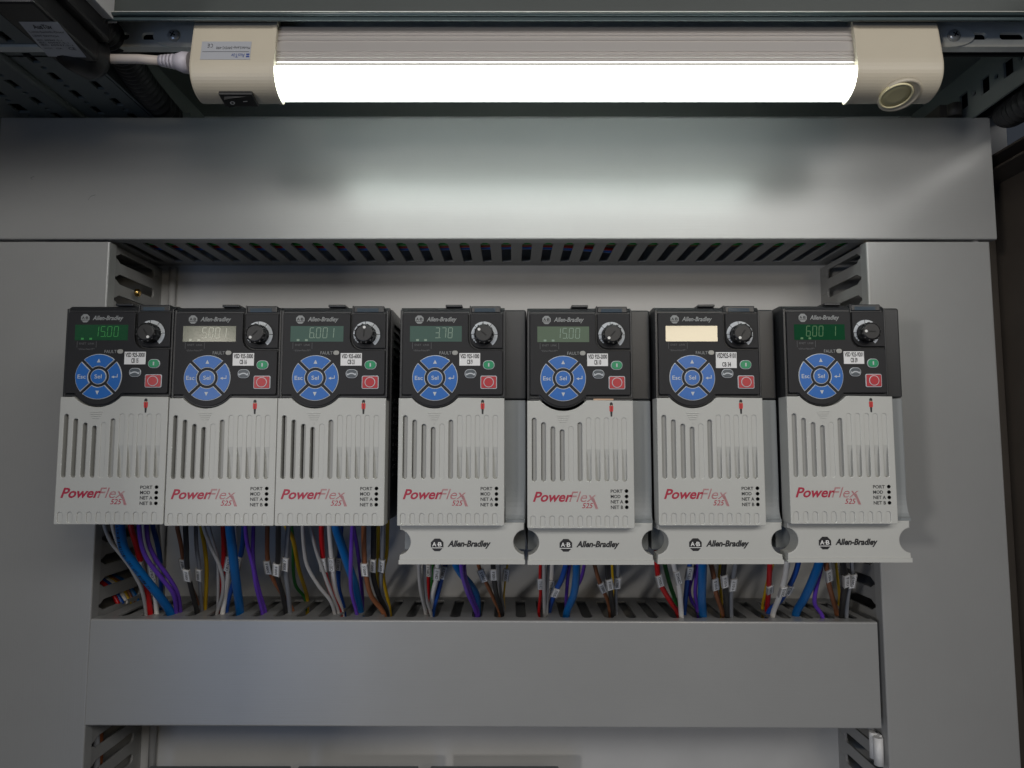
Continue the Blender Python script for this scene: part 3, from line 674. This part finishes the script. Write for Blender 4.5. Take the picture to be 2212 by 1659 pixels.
def m_power():
    m = MB(); letters(m, 'Power', zu(122), zu(356), zv(1235), zv(1175), -180.3, 0, 0.026, 0.32); letters(m, '525', zu(413), zu(478), zv(1272), zv(1241), -180.3, 0, 0.008, 0.28); return m
def m_flex():
    """second half of the name, cut into fine level stripes, with a long tail to the x"""
    m = MB(); letters(m, 'Flex', zu(336), zu(498), zv(1235), zv(1174), -180.3, 0, 0.0, 0.32)
    m.face([(zu(470), zv(1212)), (zu(484), zv(1212)), (zu(509), zv(1276)), (zu(492), zv(1276))], -180.3)
    bm = bmesh.new(); vs = [bm.verts.new(p) for p in m.v]
    for f in m.f:
        try: bm.faces.new([vs[i] for i in f])
        except ValueError: pass
    z = zv(1278); st = []
    while z < zv(1170):
        for zz in (z, z + .42): bmesh.ops.bisect_plane(bm, geom=bm.verts[:] + bm.edges[:] + bm.faces[:], plane_co=(0, 0, zz), plane_no=(0, 0, 1))
        st.append((z, z + .42)); z += .72
    kill = [f for f in bm.faces if not any(a - 1e-4 < f.calc_center_median().z < b_ + 1e-4 for a, b_ in st)]
    bmesh.ops.delete(bm, geom=kill, context='FACES'); n = MB(); n.take(bm); return n
def m_status():
    m = MB()
    for s_, x1_, yy in (('PORT', 653, 1172), ('MOD', 641, 1203), ('NET A', 657, 1234), ('NET B', 656, 1266)): letters(m, s_, zu(583), zu(x1_), zv(yy + 10), zv(yy - 10), -180.3, 0, .02)
    return m
def m_guard():
    """tiny sticker: a guardsman with tall black hat and red coat"""
    m = MB(); cx, y = zu(593), -180.3
    m.face([(cx - .85, zv(690)), (cx + .85, zv(690)), (cx + .55, zv(730)), (cx - .5, zv(730))], y, 0)
    m.face([(cx - 1.35, zv(668)), (cx - .7, zv(663)), (cx + .7, zv(663)), (cx + 1.35, zv(668)), (cx + 1.25, zv(696)), (cx + .9, zv(700)), (cx - .9, zv(700)), (cx - 1.25, zv(696))], y - .03, 1)
    m.face([(cx + 1.05 * math.cos(a * math.pi / 8), zv(656) + 1.35 * math.sin(a * math.pi / 8)) for a in range(16)], y - .05, 0)
    m.face([(cx - .45, zv(667)), (cx + .45, zv(667)), (cx + .4, zv(661)), (cx - .4, zv(661))], y - .07, 2)
    m.face([(cx - .16, zv(699)), (cx + .16, zv(699)), (cx + .16, zv(668)), (cx - .16, zv(668))], y - .07, 0); return m
def m_led(cz):
    def f(): return MB().lathe([(1.25, 0), (1.2, .15), (1.0, .2), (.9, -.1), (.3, -.15)], (zu(677), -180.2, cz), (0, -1, 0), 20)
    return f
def m_body_b(upper):
    def f():
        m = MB()
        if upper: m.prism(rrect(0.5, 86.6, 85.2, 148.6, 1.5, 3), -166, -8, 'y', 1.0); m.box(4, 70, -166, -150, 86, 140)
        else:
            m.box(0.8, 86.2, -166, -8, 0, 84.8, 0.8); m.box(0.8, 86.2, -150, -8, -20, 1, 0.4); m.box(2, 70.5, -166, -150, -1, 84.5); m.prism([(-171.2, 1.0), (-164, 1.0), (-164, 26)] + [(-166.1 - 5.4 * (1 - math.cos(R(a))) , 26 - 23.0 * math.sin(R(a))) for a in range(0, 91, 10)], 72.2, 85.15, 'x')
            for k in range(3): m.box(80 - k * 2, 80.5 - k * 2, -150.5, -149, -9, -5, mi=1); m.box(5 + k * 2, 5.5 + k * 2, -150.5, -149, -9, -5, mi=1)
        return m
    return f
def m_skirt():
    cz, r_ = zv(1495), 8.4
    left = arc(-.4, cz, r_, 82, -82, 16); right = arc(86.0, cz, r_, 262, 98, 16)
    out = [(0.6, 1.2)] + left + [(0.3, -25.4), (0.6, -26), (84.9, -26), (85.3, -25.4)] + right + [(85.0, 1.2)]
    m = MB().prism(out, -172, -158, 'y', .6)
    pass
    m.prism([(-172.6, -23.5), (-172.6, -26.4), (-158, -26.4), (-158, -23)], 0.2, 85.4, 'x'); return m

SHARED = {}
def drive(frame, px, pz, label, digits, lcd, dig, lines, knob, dz=0.0):
    g = 'variable speed drives on the mounting plate'
    x = at(px, pz, -180).x; z = at(px, pz, -180).z + dz
    t = thing('motor_drive', label, 'motor drive', (x, 0, z), g)
    if frame == 'A': t.scale = (1.022, 1, 1)
    part('housing' + frame, 'housing', m_housing(frame), 'black_plastic', t)
    if frame == 'A': part('vent', 'side_vents', m_vented, 'black_plastic', t); part('core', 'heat_sink', lambda: MB().box(4, 66, -160, -12, 4, 140), 'pit', t)
    else:
        part('upper', 'rear_housing', m_body_b(True), 'black_plastic', t); part('lower', 'rear_base', m_body_b(False), ['shaded_side_grey', 'print_grey'], t)
        sk = part('skirt', 'terminal_cover', m_skirt, 'cover', t); part('brandl', 'brand_mark', m_brand_large, ['print_black', 'print_white'], sk)
    off = (0, 0, -1.4) if digits == '15.00b' else None
    cv = part('cover', 'front_cover', m_cover, 'cover', t, off)
    dark = frame == 'A'
    part('recess' + frame, 'cover_vents', m_recess(dark), ['cover_recess', 'pit'], cv)
    part('power', 'name_mark', m_power, 'print_red', cv); part('flex', 'striped_mark', m_flex, 'print_red', cv); part('status', 'status_print', m_status, 'print_black', cv)
    for k, yy in enumerate((1171, 1203, 1234, 1266)): part('led%d' % k, 'status_light', m_led(zv(yy)), 'knob_black', cv)
    part('guard', 'guard_sticker', m_guard, ['print_black', 'coat_red', 'face_and_gap_glow'], cv)
    if off: MB().box(45, 58.5, -179, -176.5, 84.2, 85.3, .1).build('gap_glow_strip', 'face_and_gap_glow', t)  # beige strip stands for the warm light in the open gap
    pn = part('panel', 'control_panel', lambda: MB().prism(PANEL, -179.6, -176.5, 'y', .35), 'panel_black', t)
    part('groove', 'groove_shade', lambda: MB().prism(inset(PANEL, -.55), -177.75, -176.5).prism(inset(POT, -.5), -177.75, -176.5), 'pit', pn)  # near-black border painted for the shade around panel and dial plate
    part('brands', 'brand_mark', m_brand_small, ['print_grey', 'panel_black'], pn); part('smallprint', 'panel_print', m_scale_print, ['print_dim', 'print_grey'], pn)
    part('fault', 'fault_light', lambda: MB().prism(pill(zu(425), zv(360), 3.9, 3.0), -179.95, -179.3, 'y', .2), 'led_off', pn)
    for a in (90, 0, 270, 180): part('key%d' % a, 'keypad_button', m_key(a), ['key_blue', 'key_edge', 'key_edge'], pn)
    part('sel', 'select_button', m_sel, ['key_blue', 'key_edge', 'key_edge'], pn)
    part('start', 'start_button', m_start, ['key_green', 'key_edge'], pn); part('stop', 'stop_button', m_stop, ['key_red', 'key_edge'], pn); part('dirk', 'direction_button', m_dirk, ['key_slate', 'key_edge'], pn)
    sx0, sx1, sz0, sz1 = zu(152), zu(465), zv(292), zv(197)
    part('lcd' + lcd, 'display', lambda: MB().prism([(sx0, sz0), (sx1, sz0), (sx1, sz1), (sx0, sz1)], -179.72, -179.2, 'y'), lcd, t)
    if digits:
        ds = digits.replace('b', ''); m = MB(); y = -179.8; n = len(ds.replace('.', '').replace(' ', '_'))
        xx = zu(412) - n * 4.4 + 1.0
        for ch in ds:
            if ch == '.': m.face([(xx - 1.4, sz0 + 2.4), (xx - .8, sz0 + 2.4), (xx - .8, sz0 + 3.0), (xx - 1.4, sz0 + 3.0)], y); continue
            seven(m, ch, xx, sz0 + 2.6, 2.7, 6.9, y); xx += 4.4
        for q in (198, 247): m.face([(zu(q) - .9, sz0 + .4), (zu(q) + .9, sz0 + .4), (zu(q) + .9, sz0 + 1.7), (zu(q) - .9, sz0 + 1.7)], y)
        m.build('digits', dig, [o for o in t.children if o.name.startswith('display')][0])
    pt = part('pot', 'dial_plate', lambda: MB().prism(POT, -179.1, -176.5, 'y', .35), 'panel_black', t)
    part('dial', 'dial_scale', m_dial, 'key_edge', pt)
    kb = part('knob', 'speed_knob', m_knob, ['knob_black', 'print_white', 'pit'], t, (PX, -179.1, PZ)); kb.rotation_euler = (0, R(knob), 0)
    part('latch', 'top_latch', lambda: MB().box(zu(362), zu(465), -175.5, -158, 148.6, 150.4, .5).box(47.5, 48.4, -177.8, -165, 143, 149.2, .3), 'black_plastic', t)
    part('pipe', 'light_pipe', lambda: MB().box(zu(520), zu(700), -178.0, -168, 144.3, 148.9, .6).box(zu(540), zu(668), -178.2, -177, 144.7, 147.3, .2, mi=1), ['black_plastic', 'light_window'], t)
    # name sticker
    st = MB(); ax, bx, az, bz = zu(452) + .0, zu(577), zv(438), zv(362); y = -180.05
    ang = R(random.uniform(-.6, .6))
    if len(lines) == 2 and lines[0] != 'VSD925-9101':
        st.box(ax, bx, y + .25, y + .55, az, bz)
        letters(st, lines[0], ax + .6, bx - .6, az + 4.9, bz - .6, y + .17, 1, .03); wd = len(lines[1]) * .95; letters(st, lines[1], (ax + bx) / 2 - wd / 2, (ax + bx) / 2 + wd / 2, az + .9, az + 4.2, y + .17, 1, .03)
    else:
        st.box(ax, bx, y + .25, y + .55, az + 2.7, bz + .5); st.box(ax - .1, bx - .1, y + .1, y + .4, az - 3.4 + 1.6, az + 3.2)
        letters(st, lines[0], ax + .5, bx - .5, az + 4.9, bz - .1, y + .17, 1, .03); letters(st, lines[1], (ax + bx) / 2 - 3, (ax + bx) / 2 + 3, az - .9, az + 2.2, y + .02, 1, .03)
    st.build('name_sticker', ['sticker', 'print_black'], t)
    return t
NB = 'narrow motor drive'; WB = 'wide motor drive with terminal cover'
drive('A', 115.5, 1133, NB + ' with sticker VSD 925-3000, CB 15, beside the upright duct', '15.00', 'lcd_dark_green', 'digit_green', ('VSD 925-3000', 'CB 15'), 150)
drive('A', 354.5, 1136, NB + ' with sticker VSD 925-5000, CB 16 and glare on its display', '5.001', 'lcd_glare_pale', 'digit_dim', ('VSD 925-5000', 'CB 16'), 225)
drive('A', 592.5, 1136, NB + ' with sticker VSD 925-6000, CB 21, display reading 6.001', '6.001', 'lcd_slate', 'digit_pale', ('VSD 925-6000', 'CB 21'), 3)
drive('B', 857.5, 1136, WB + ', sticker VSD 925-1000, CB 9, display reading 3.78', '3.78', 'lcd_slate', 'digit_pale', ('VSD 925-1000', 'CB 9'), -50)
drive('B', 1139.5, 1137, WB + ', sticker VSD 925-2000, CB 10, its front cover slipped open', '15.00b', 'lcd_sage', 'digit_pale', ('VSD 925-2000', 'CB 10'), 222)
drive('B', 1423.5, 1135.5, WB + ', sticker VSD925-9101, CB 34, display washed out cream', None, 'lcd_cream', 'digit_pale', ('VSD925-9101', 'CB 34'), 215)
d7 = drive('B', 1708.5, 1132, WB + ', sticker VSD 925-9201, CB 39, display reading 6001', '600 1', 'lcd_dark_green', 'digit_leaf', ('VSD 925-9201', 'CB 39'), -88)
for c in d7.children:
    if c.name.startswith('terminal_cover'): c.scale = (0.985, 1, 1)
    elif not c.name.startswith(('rear', 'front_cover')): c.scale = (0.978, 1, 1); c.location.x *= 0.978

# ------------------------------------------------------------------ wires from the drives down into the bottom duct
def Z1(X, Y): return ((320 + X / 1.8746) / 1.736, (1920 + Y / 1.8746) / 1.736)
def Z2(X, Y): return ((1480 + X / 2.257) / 1.736, (1960 + Y / 2.257) / 1.736)
def Z3(X, Y): return ((2400 + X / 2.127) / 1.736, (1960 + Y / 2.127) / 1.736)
K1, K2, K3 = 1.8746 * 1.736 * 2.95, 2.257 * 1.736 * 2.95, 2.127 * 1.736 * 2.95
D1, D2, D3, D4, D5, D6, D7 = ['VSD 925-' + s for s in ('3000', '5000', '6000', '1000', '2000', '9101', '9201')]
W = [  # view, colour, width, depth layer, points, marker (text, row), drive, extra words
 (1, 'grey', 26, 2, [(135, 95), (180, 210), (250, 300), (330, 410), (395, 540), (428, 712)], None, D1, 'thin outermost'),
 (1, 'grey', 26, 1, [(190, 95), (225, 210), (290, 340), (350, 450), (405, 560), (436, 690)], None, D1, 'thin rear'),
 (1, 'azure', 62, 2.4, [(245, 95), (268, 250), (330, 350), (430, 480), (520, 590), (600, 712)], None, D1, 'thick printed'),
 (1, 'red', 40, 1, [(320, 95), (360, 240), (392, 360), (430, 520), (458, 712)], ('CB15.L1', 400), D1, ''),
 (1, 'purple', 30, 2.6, [(378, 95), (395, 230), (440, 340), (540, 470), (620, 580), (640, 708)], None, D1, 'wire nearer the red one of the two'),
 (1, 'purple', 30, 2.2, [(430, 95), (445, 220), (500, 340), (580, 450), (648, 570), (668, 700)], None, D1, 'wire farther from the red one of the two'),
 (1, 'white', 34, .8, [(408, 95), (425, 220), (460, 330), (480, 430), (490, 560), (502, 712)], ('CB15.L2', 405), D1, ''),
 (1, 'blue', 36, .4, [(475, 95), (505, 220), (525, 330), (532, 480), (535, 640)], ('CB15.L3', 390), D1, ''),
 (1, 'grey', 24, 0, [(510, 95), (522, 230), (535, 380), (545, 520), (548, 640)], None, D1, 'rearmost'),
 (1, 'brown', 30, 1, [(645, 95), (672, 230), (690, 340), (712, 440), (750, 540), (792, 650)], ('3000.5', 370), D1, ''),
 (1, 'black', 36, 2, [(705, 95), (710, 250), (715, 380), (740, 520), (785, 705)], ('3000.6', 445), D1, ''),
 (1, 'slate', 28, 1.4, [(778, 95), (782, 250), (800, 380), (806, 520), (818, 690)], ('3000.7', 437), D1, ''),
 (1, 'yellow', 30, .8, [(815, 95), (838, 240), (852, 380), (850, 520), (842, 680)], None, D1, ''),
 (1, 'grey', 26, 2, [(830, 95), (880, 240), (940, 370), (968, 480), (962, 590), (925, 712)], None, D2, 'thin, nearer one of two,'),
 (1, 'grey', 22, 1, [(870, 95), (900, 220), (930, 340), (934, 540), (930, 700)], None, D2, 'thin, farther one of two,'),
 (1, 'red', 36, 1, [(970, 95), (975, 250), (972, 360), (962, 500), (948, 690)], None, D2, ''),
 (1, 'white', 36, .8, [(1050, 95), (1048, 220), (1012, 360), (1000, 500), (965, 712)], ('CB16.L2', 365), D2, ''),
 (1, 'azure', 62, 2.4, [(1015, 95), (1032, 250), (1055, 450), (1087, 700)], None, D2, 'thick'),
 (1, 'blue', 36, 1.4, [(1115, 95), (1105, 230), (1062, 430), (1012, 590), (990, 700)], ('CB16.L3', 330), D2, ''),
 (1, 'purple', 28, 2, [(1125, 95), (1138, 220), (1178, 380), (1200, 520), (1245, 712)], None, D2, 'wire nearer the thick blue cable of the two'),
 (1, 'purple', 28, 1.2, [(1182, 95), (1178, 300), (1195, 440), (1230, 580), (1265, 700)], None, D2, 'wire farther from the thick blue cable of the two'),
 (1, 'brown', 32, 1, [(1280, 95), (1278, 250), (1287, 380), (1325, 480), (1400, 600), (1455, 690)], ('5000.5', 385), D2, ''),
 (1, 'black', 36, 2, [(1357, 95), (1355, 300), (1352, 450), (1385, 570), (1410, 705)], ('5000.6', 385), D2, ''),
 (1, 'slate', 34, 1.6, [(1428, 95), (1415, 300), (1410, 430), (1425, 560), (1438, 705)], ('5000.7', 365), D2, ''),
 (1, 'green', 26, .8, [(1450, 95), (1462, 230), (1462, 400), (1480, 520), (1545, 585)], None, D2, ''),
 (1, 'yellow', 30, 1.2, [(1410, 95), (1462, 200), (1500, 400), (1538, 520), (1560, 605)], None, D2, ''),
 (1, 'grey', 26, 2, [(1528, 95), (1535, 230), (1560, 380), (1640, 520), (1720, 620), (1752, 712)], None, D3, 'thin outermost'),
 (1, 'grey', 26, 1.6, [(1580, 95), (1620, 260), (1680, 440), (1740, 600), (1778, 705)], None, D3, 'thin, nearer the red one,'),
 (1, 'red', 36, 1.4, [(1660, 95), (1665, 250), (1685, 430), (1730, 570), (1787, 695)], ('CB21.L1', 370), D3, ''),
 (1, 'white', 38, 1.2, [(1715, 95), (1728, 260), (1740, 420), (1760, 560), (1800, 690)], ('CB21.L2', 365), D3, ''),
 (1, 'blue', 34, .6, [(1800, 95), (1790, 250), (1780, 420), (1782, 540), (1815, 665)], ('CB21.L3', 355), D3, ''),
 (1, 'azure', 60, 2.2, [(1760, 95), (1800, 230), (1850, 380), (1890, 500), (1930, 695)], None, D3, 'thick'),
 (1, 'purple', 28, 2.8, [(1878, 95), (1868, 300), (1868, 540), (1908, 714)], None, D3, 'wire nearer the white one of the two'),
 (1, 'purple', 28, 1.6, [(1885, 95), (1918, 300), (1945, 560), (1948, 670)], None, D3, 'wire nearer the brown one of the two'),
 (1, 'brown', 36, 2, [(1958, 95), (1960, 300), (1975, 450), (2010, 590), (2095, 708)], ('6000.5', 382), D3, ''),
 (1, 'black', 38, 1.6, [(2027, 95), (2025, 300), (2025, 450), (2060, 580), (2115, 695)], ('6000.6', 375), D3, ''),
 (1, 'slate', 30, 1.4, [(2095, 95), (2090, 300), (2078, 460), (2086, 580), (2125, 685)], ('6000.7', 382), D3, ''),
 (1, 'yellow', 28, .4, [(2060, 95), (2058, 300), (2052, 460), (2062, 560), (2130, 665)], None, D3, 'rear'),
 (1, 'yellow', 26, .8, [(2125, 95), (2118, 300), (2095, 450), (2138, 670)], None, D3, 'outermost'),
 (2, 'grey', 30, 2, [(205, 340), (210, 480), (225, 600), (262, 768)], None, D4, 'thin outermost'),
 (2, 'grey', 30, 1.6, [(250, 340), (255, 500), (270, 650), (305, 762)], None, D4, 'thin, nearer the red one,'),
 (2, 'red', 32, 1, [(285, 340), (287, 480), (290, 640), (296, 720)], ('CB9.L1', 405), D4, ''),
 (2, 'green', 34, .4, [(322, 340), (320, 480), (305, 620), (290, 700)], None, D4, ''),
 (2, 'white', 44, 1.4, [(365, 340), (355, 470), (322, 600), (308, 745)], ('CB9.L2', 425), D4, ''),
 (2, 'blue', 42, .8, [(432, 340), (400, 460), (360, 620), (325, 748)], ('CB9.L3', 405), D4, ''),
 (2, 'azure', 64, 1.6, [(515, 340), (570, 440), (645, 530), (692, 620), (700, 740)], None, D4, 'thick'),
 (2, 'purple', 36, 2.6, [(562, 340), (578, 460), (620, 600), (688, 758)], None, D4, 'outer'),
 (2, 'purple', 30, 2.2, [(590, 340), (602, 470), (650, 610), (706, 750)], None, D4, 'inner, against the thick blue cable,'),
 (2, 'brown', 34, 1, [(705, 340), (750, 460), (800, 560), (850, 670), (885, 750)], ('1000.5', 430), D4, ''),
 (2, 'black', 42, 2, [(832, 340), (842, 480), (865, 620), (905, 752)], ('1000.6', 412), D4, ''),
 (2, 'slate', 34, 1.2, [(880, 340), (885, 500), (905, 640), (922, 735)], None, D4, ''),
 (2, 'yellow', 18, .6, [(955, 340), (935, 500), (924, 640), (930, 735)], ('1000.7', 440), D4, ''),
 (2, 'red', 30, 1, [(1235, 335), (1232, 450), (1235, 600), (1222, 745)], ('CB10.L1', 515), D5, ''),
 (2, 'grey', 32, 2, [(1265, 335), (1265, 500), (1268, 765)], None, D5, 'thin, nearer the red one,'),
 (2, 'grey', 28, 1.6, [(1290, 335), (1295, 500), (1288, 762)], None, D5, 'thin, nearer the white one,'),
 (2, 'white', 42, .8, [(1335, 335), (1330, 460), (1312, 600), (1296, 740)], ('CB10.L2', 505), D5, ''),
 (2, 'blue', 46, 1.4, [(1452, 335), (1412, 480), (1352, 600), (1308, 742)], ('CB10.L3', 575), D5, ''),
 (2, 'purple', 32, 1.2, [(1482, 335), (1465, 470), (1455, 600), (1450, 710)], None, D5, 'wire nearer the white one of the two'),
 (2, 'azure', 64, 2.2, [(1540, 335), (1535, 480), (1512, 620), (1455, 765)], None, D5, 'thick'),
 (2, 'purple', 32, .8, [(1608, 335), (1575, 480), (1505, 600), (1462, 700)], None, D5, 'wire behind the thick blue cable of the two'),
 (2, 'brown', 36, 1, [(1688, 335), (1720, 460), (1760, 560), (1800, 650), (1820, 735)], ('2000.5', 550), D5, ''),
 (2, 'black', 46, 1.8, [(1798, 335), (1805, 450), (1830, 600), (1850, 770)], ('2000.6', 500), D5, ''),
 (2, 'yellow', 24, .4, [(1840, 335), (1845, 450), (1855, 600), (1862, 735)], None, D5, ''),
 (2, 'slate', 32, 1.4, [(1892, 335), (1890, 440), (1872, 600), (1876, 762)], ('2000.7', 515), D5, ''),
 (3, 'red', 42, 1.6, [(135, 320), (150, 450), (190, 540), (250, 640), (302, 722)], ('CB34.L1', 440), D6, ''),
 (3, 'green', 36, .8, [(195, 320), (235, 480), (275, 600), (305, 690)], None, D6, ''),
 (3, 'white', 42, 1.8, [(268, 320), (300, 450), (317, 560), (330, 742)], ('CB34.L2', 415), D6, ''),
 (3, 'blue', 40, 1.2, [(398, 320), (380, 440), (366, 580), (352, 715)], ('CB34.L3', 390), D6, ''),
 (3, 'purple', 30, .6, [(450, 320), (415, 440), (393, 540), (415, 630), (455, 695)], None, D6, 'bowed'),
 (3, 'purple', 32, 1, [(460, 320), (446, 470), (442, 580), (468, 695)], None, D6, 'straight'),
 (3, 'azure', 66, 2.2, [(500, 320), (497, 470), (493, 600), (502, 730)], None, D6, 'thick'),
 (3, 'brown', 40, 1.4, [(566, 320), (588, 430), (606, 560), (662, 728)], ('9101.5', 485), D6, ''),
 (3, 'black', 42, 1.8, [(672, 320), (666, 430), (684, 560), (695, 745)], ('9101.6', 465), D6, ''),
 (3, 'slate', 38, 1.6, [(762, 320), (745, 430), (727, 570), (726, 742)], ('9101.7', 473), D6, ''),
 (3, 'yellow', 26, .6, [(640, 320), (632, 440), (648, 600), (650, 715)], None, D6, ''),
 (3, 'red', 42, 1.6, [(1036, 320), (1030, 460), (1022, 600), (1014, 690)], ('CB39.L1', 505), D7, ''),
 (3, 'yellow', 26, .6, [(1060, 320), (1020, 460), (992, 590), (978, 672)], None, D7, ''),
 (3, 'white', 44, 2, [(1172, 320), (1152, 450), (1112, 590), (1060, 732)], ('CB39.L2', 525), D7, ''),
 (3, 'blue', 42, 1.2, [(1262, 320), (1215, 460), (1120, 620), (1030, 705)], ('CB39.L3', 525), D7, ''),
 (3, 'azure', 66, 2, [(1428, 320), (1372, 470), (1312, 600), (1245, 722)], None, D7, 'thick'),
 (3, 'purple', 34, 1.2, [(1452, 320), (1402, 540), (1395, 650), (1452, 742)], None, D7, ''),
 (3, 'brown', 40, 1.6, [(1485, 320), (1503, 470), (1530, 580), (1568, 718)], ('9201.5', 425), D7, ''),
 (3, 'yellow', 24, .4, [(1562, 320), (1580, 480), (1590, 590), (1586, 640)], None, D7, ''),
 (3, 'black', 46, 1.8, [(1618, 320), (1636, 450), (1622, 560), (1608, 738)], ('9201.6', 450), D7, ''),
 (3, 'slate', 32, 1.2, [(1688, 320), (1690, 430), (1660, 580), (1648, 745)], ('9201.7', 465), D7, ''),
]
CW = dict(grey='light grey', slate='mid grey', azure='bright blue', yellow='yellow and green')
for view, col, wd, layer, pts, mk, dname, extra in W:
    Zf, K = ((Z1, K1), (Z2, K2), (Z3, K3))[view - 1]
    pp = [Zf(*p) for p in pts]; e = atz(pp[-1][0], pp[-1][1], DUCT_TOP - 1.0)
    ye = max(-84.5, min(-20, e.y)); ys = -88 - layer * 20
    n = len(pp); P = []
    for i, (a, b_) in enumerate(pp[:-1]):
        f = (b_ - pp[0][1]) / (pp[-1][1] - pp[0][1]); P.append(at(a, b_, ys + (ye - ys) * (f * f * .55 + f * .45)))
    e = at(pp[-1][0], pp[-1][1], ye); e.z = min(e.z, DUCT_TOP + 1)
    P.append(e); d = (P[-1] - P[-2]).normalized(); P.append(P[-1] + Vector((d.x * 8, 5, -16)))
    P.insert(0, P[0] + Vector((0, 1, 9)))
    r = wd / K / 2 * 1.04
    lab = CW.get(col, col) + (' cable' if wd > 55 else ' wire')
    if extra: lab = (extra.rstrip(',') + ' ' + lab) if ' ' not in extra else lab + ', ' + extra.strip(',').replace('wire ', '') + ','
    lab += (' tagged ' + mk[0]) if mk else ''
    lab += ' under the drive marked ' + dname
    lab = lab.replace('yellow and green', 'yellow-green').replace(' the thick blue cable', ' the blue cable')
    stripe = 0.0 if col == 'yellow' and wd > 20 else None
    o, path = wire('cable' if wd > 55 else 'wire', col, P, r, lab.replace(',  ', ', '), 'cable' if wd > 55 else 'wire', 14 if wd > 55 else 10, stripe, 5, 'wires between the drives and the bottom duct')
    if extra == 'thick printed':
        pm = MB(); msg = 'AWM/1/18-332-A 2.5 AWG 10811 77'; q = 3.0; run = 0
        for ch in msg:
            while run + 1 < len(path) - 2 and sum((path[k + 1] - path[k]).length for k in range(run + 1)) < q + 6: run += 1
            tg = (path[run + 1] - path[run]).normalized(); base = sum((path[k + 1] - path[k]).length for k in range(run)); p_ = path[run] + tg * (q + 6 - base)
            out = Vector((0, -1, 0)); out = (out - tg * out.dot(tg)).normalized(); sd = tg.cross(out)
            if ch != ' ': letters_on(pm, ch, p_ + out * (r + .06), tg, sd if sd.x > 0 else -sd, 1.5, 2.0, 0, .01)
            q += 2.15
        pm.build('cable_print', 'print_black', o)
    if mk:
        row = Zf(0, mk[1])[1]
        def prow(p): v = p - Vector((0, CAM_Y, 0)); dep = v.y * CP + v.z * SP; return 829.5 - F * (v.z * CP - v.y * SP) / dep
        i = min(range(2, len(path) - 2), key=lambda k: abs(prow(path[k]) - row))
        tg = (path[i - 2] - path[i + 2]).normalized(); out = Vector((0, -1, 0)); out = (out - tg * out.dot(tg)).normalized(); sd = tg.cross(out)
        if sd.x < 0: sd = -sd
        mt = Matrix(((sd.x, -out.x, tg.x, path[i].x), (sd.y, -out.y, tg.y, path[i].y), (sd.z, -out.z, tg.z, path[i].z), (0, 0, 0, 1)))
        ln, hw = 6.9, 2.0
        lm = MB().box(-hw - .0, hw, -r - .75, -r - .25, -ln + .3, ln - .3, 0.12, mtx=mt)
        letters_on(lm, mk[0], mt @ Vector((0.1, -r - .82, 0)), tg, -sd, min(11.0, 1.72 * len(mk[0])), 2.05, 1, .012)
        cf = MB().box(-hw - .7, hw + .7, -r - .22, -r + .5, -ln, ln, 0.2, mtx=mt); cf.box(-hw - .7, -hw - .15, -r - .9, -r + 1.6, -ln, ln, .12, mtx=mt); cf.box(hw + .15, hw + .7, -r - .9, -r + 1.6, -ln, ln, .12, mtx=mt)
        lo = lm.build('marker_tag', ['sticker', 'print_black'], o); cf.build('marker_sleeve', 'clear_film', lo)

# ------------------------------------------------------------------ tops of the devices below the bottom duct
for k, (a, b_, lab) in enumerate(((326, 629, 'dark device top edge, broad, nearest the grey tube below the bottom duct'), (646, 904, 'dark device top edge, the middle one below the bottom duct'), (931, 1206, 'dark device top edge with pale terminal teeth, below the bottom duct'))):
    zt_ = at(1106, 1654, -26).z; p0, p1 = at(a, 1655, -26).x, at(b_, 1655, -26).x
    t = thing('circuit_breaker', lab, 'circuit breaker', ((p0 + p1) / 2, 0, zt_ - 60), 'devices below the bottom duct')
    h = (p1 - p0) / 2
    MB().box(-h, h, -34, -26, 0, 60, 0.8).box(-h + 4, h - 4, -27, -4, 0, 45).build('body', 'breaker_grey', t)
    n = 10
    tm = MB()
    for q in range(n):
        xx = -h + 7 + (2 * h - 14) * q / (n - 1); tm.box(xx - 2.6, xx + 2.6, -35.2, -33, 46, 58.8, .3)
    tm.build('terminals', 'clip_white' if k == 2 else 'breaker_grey', t)
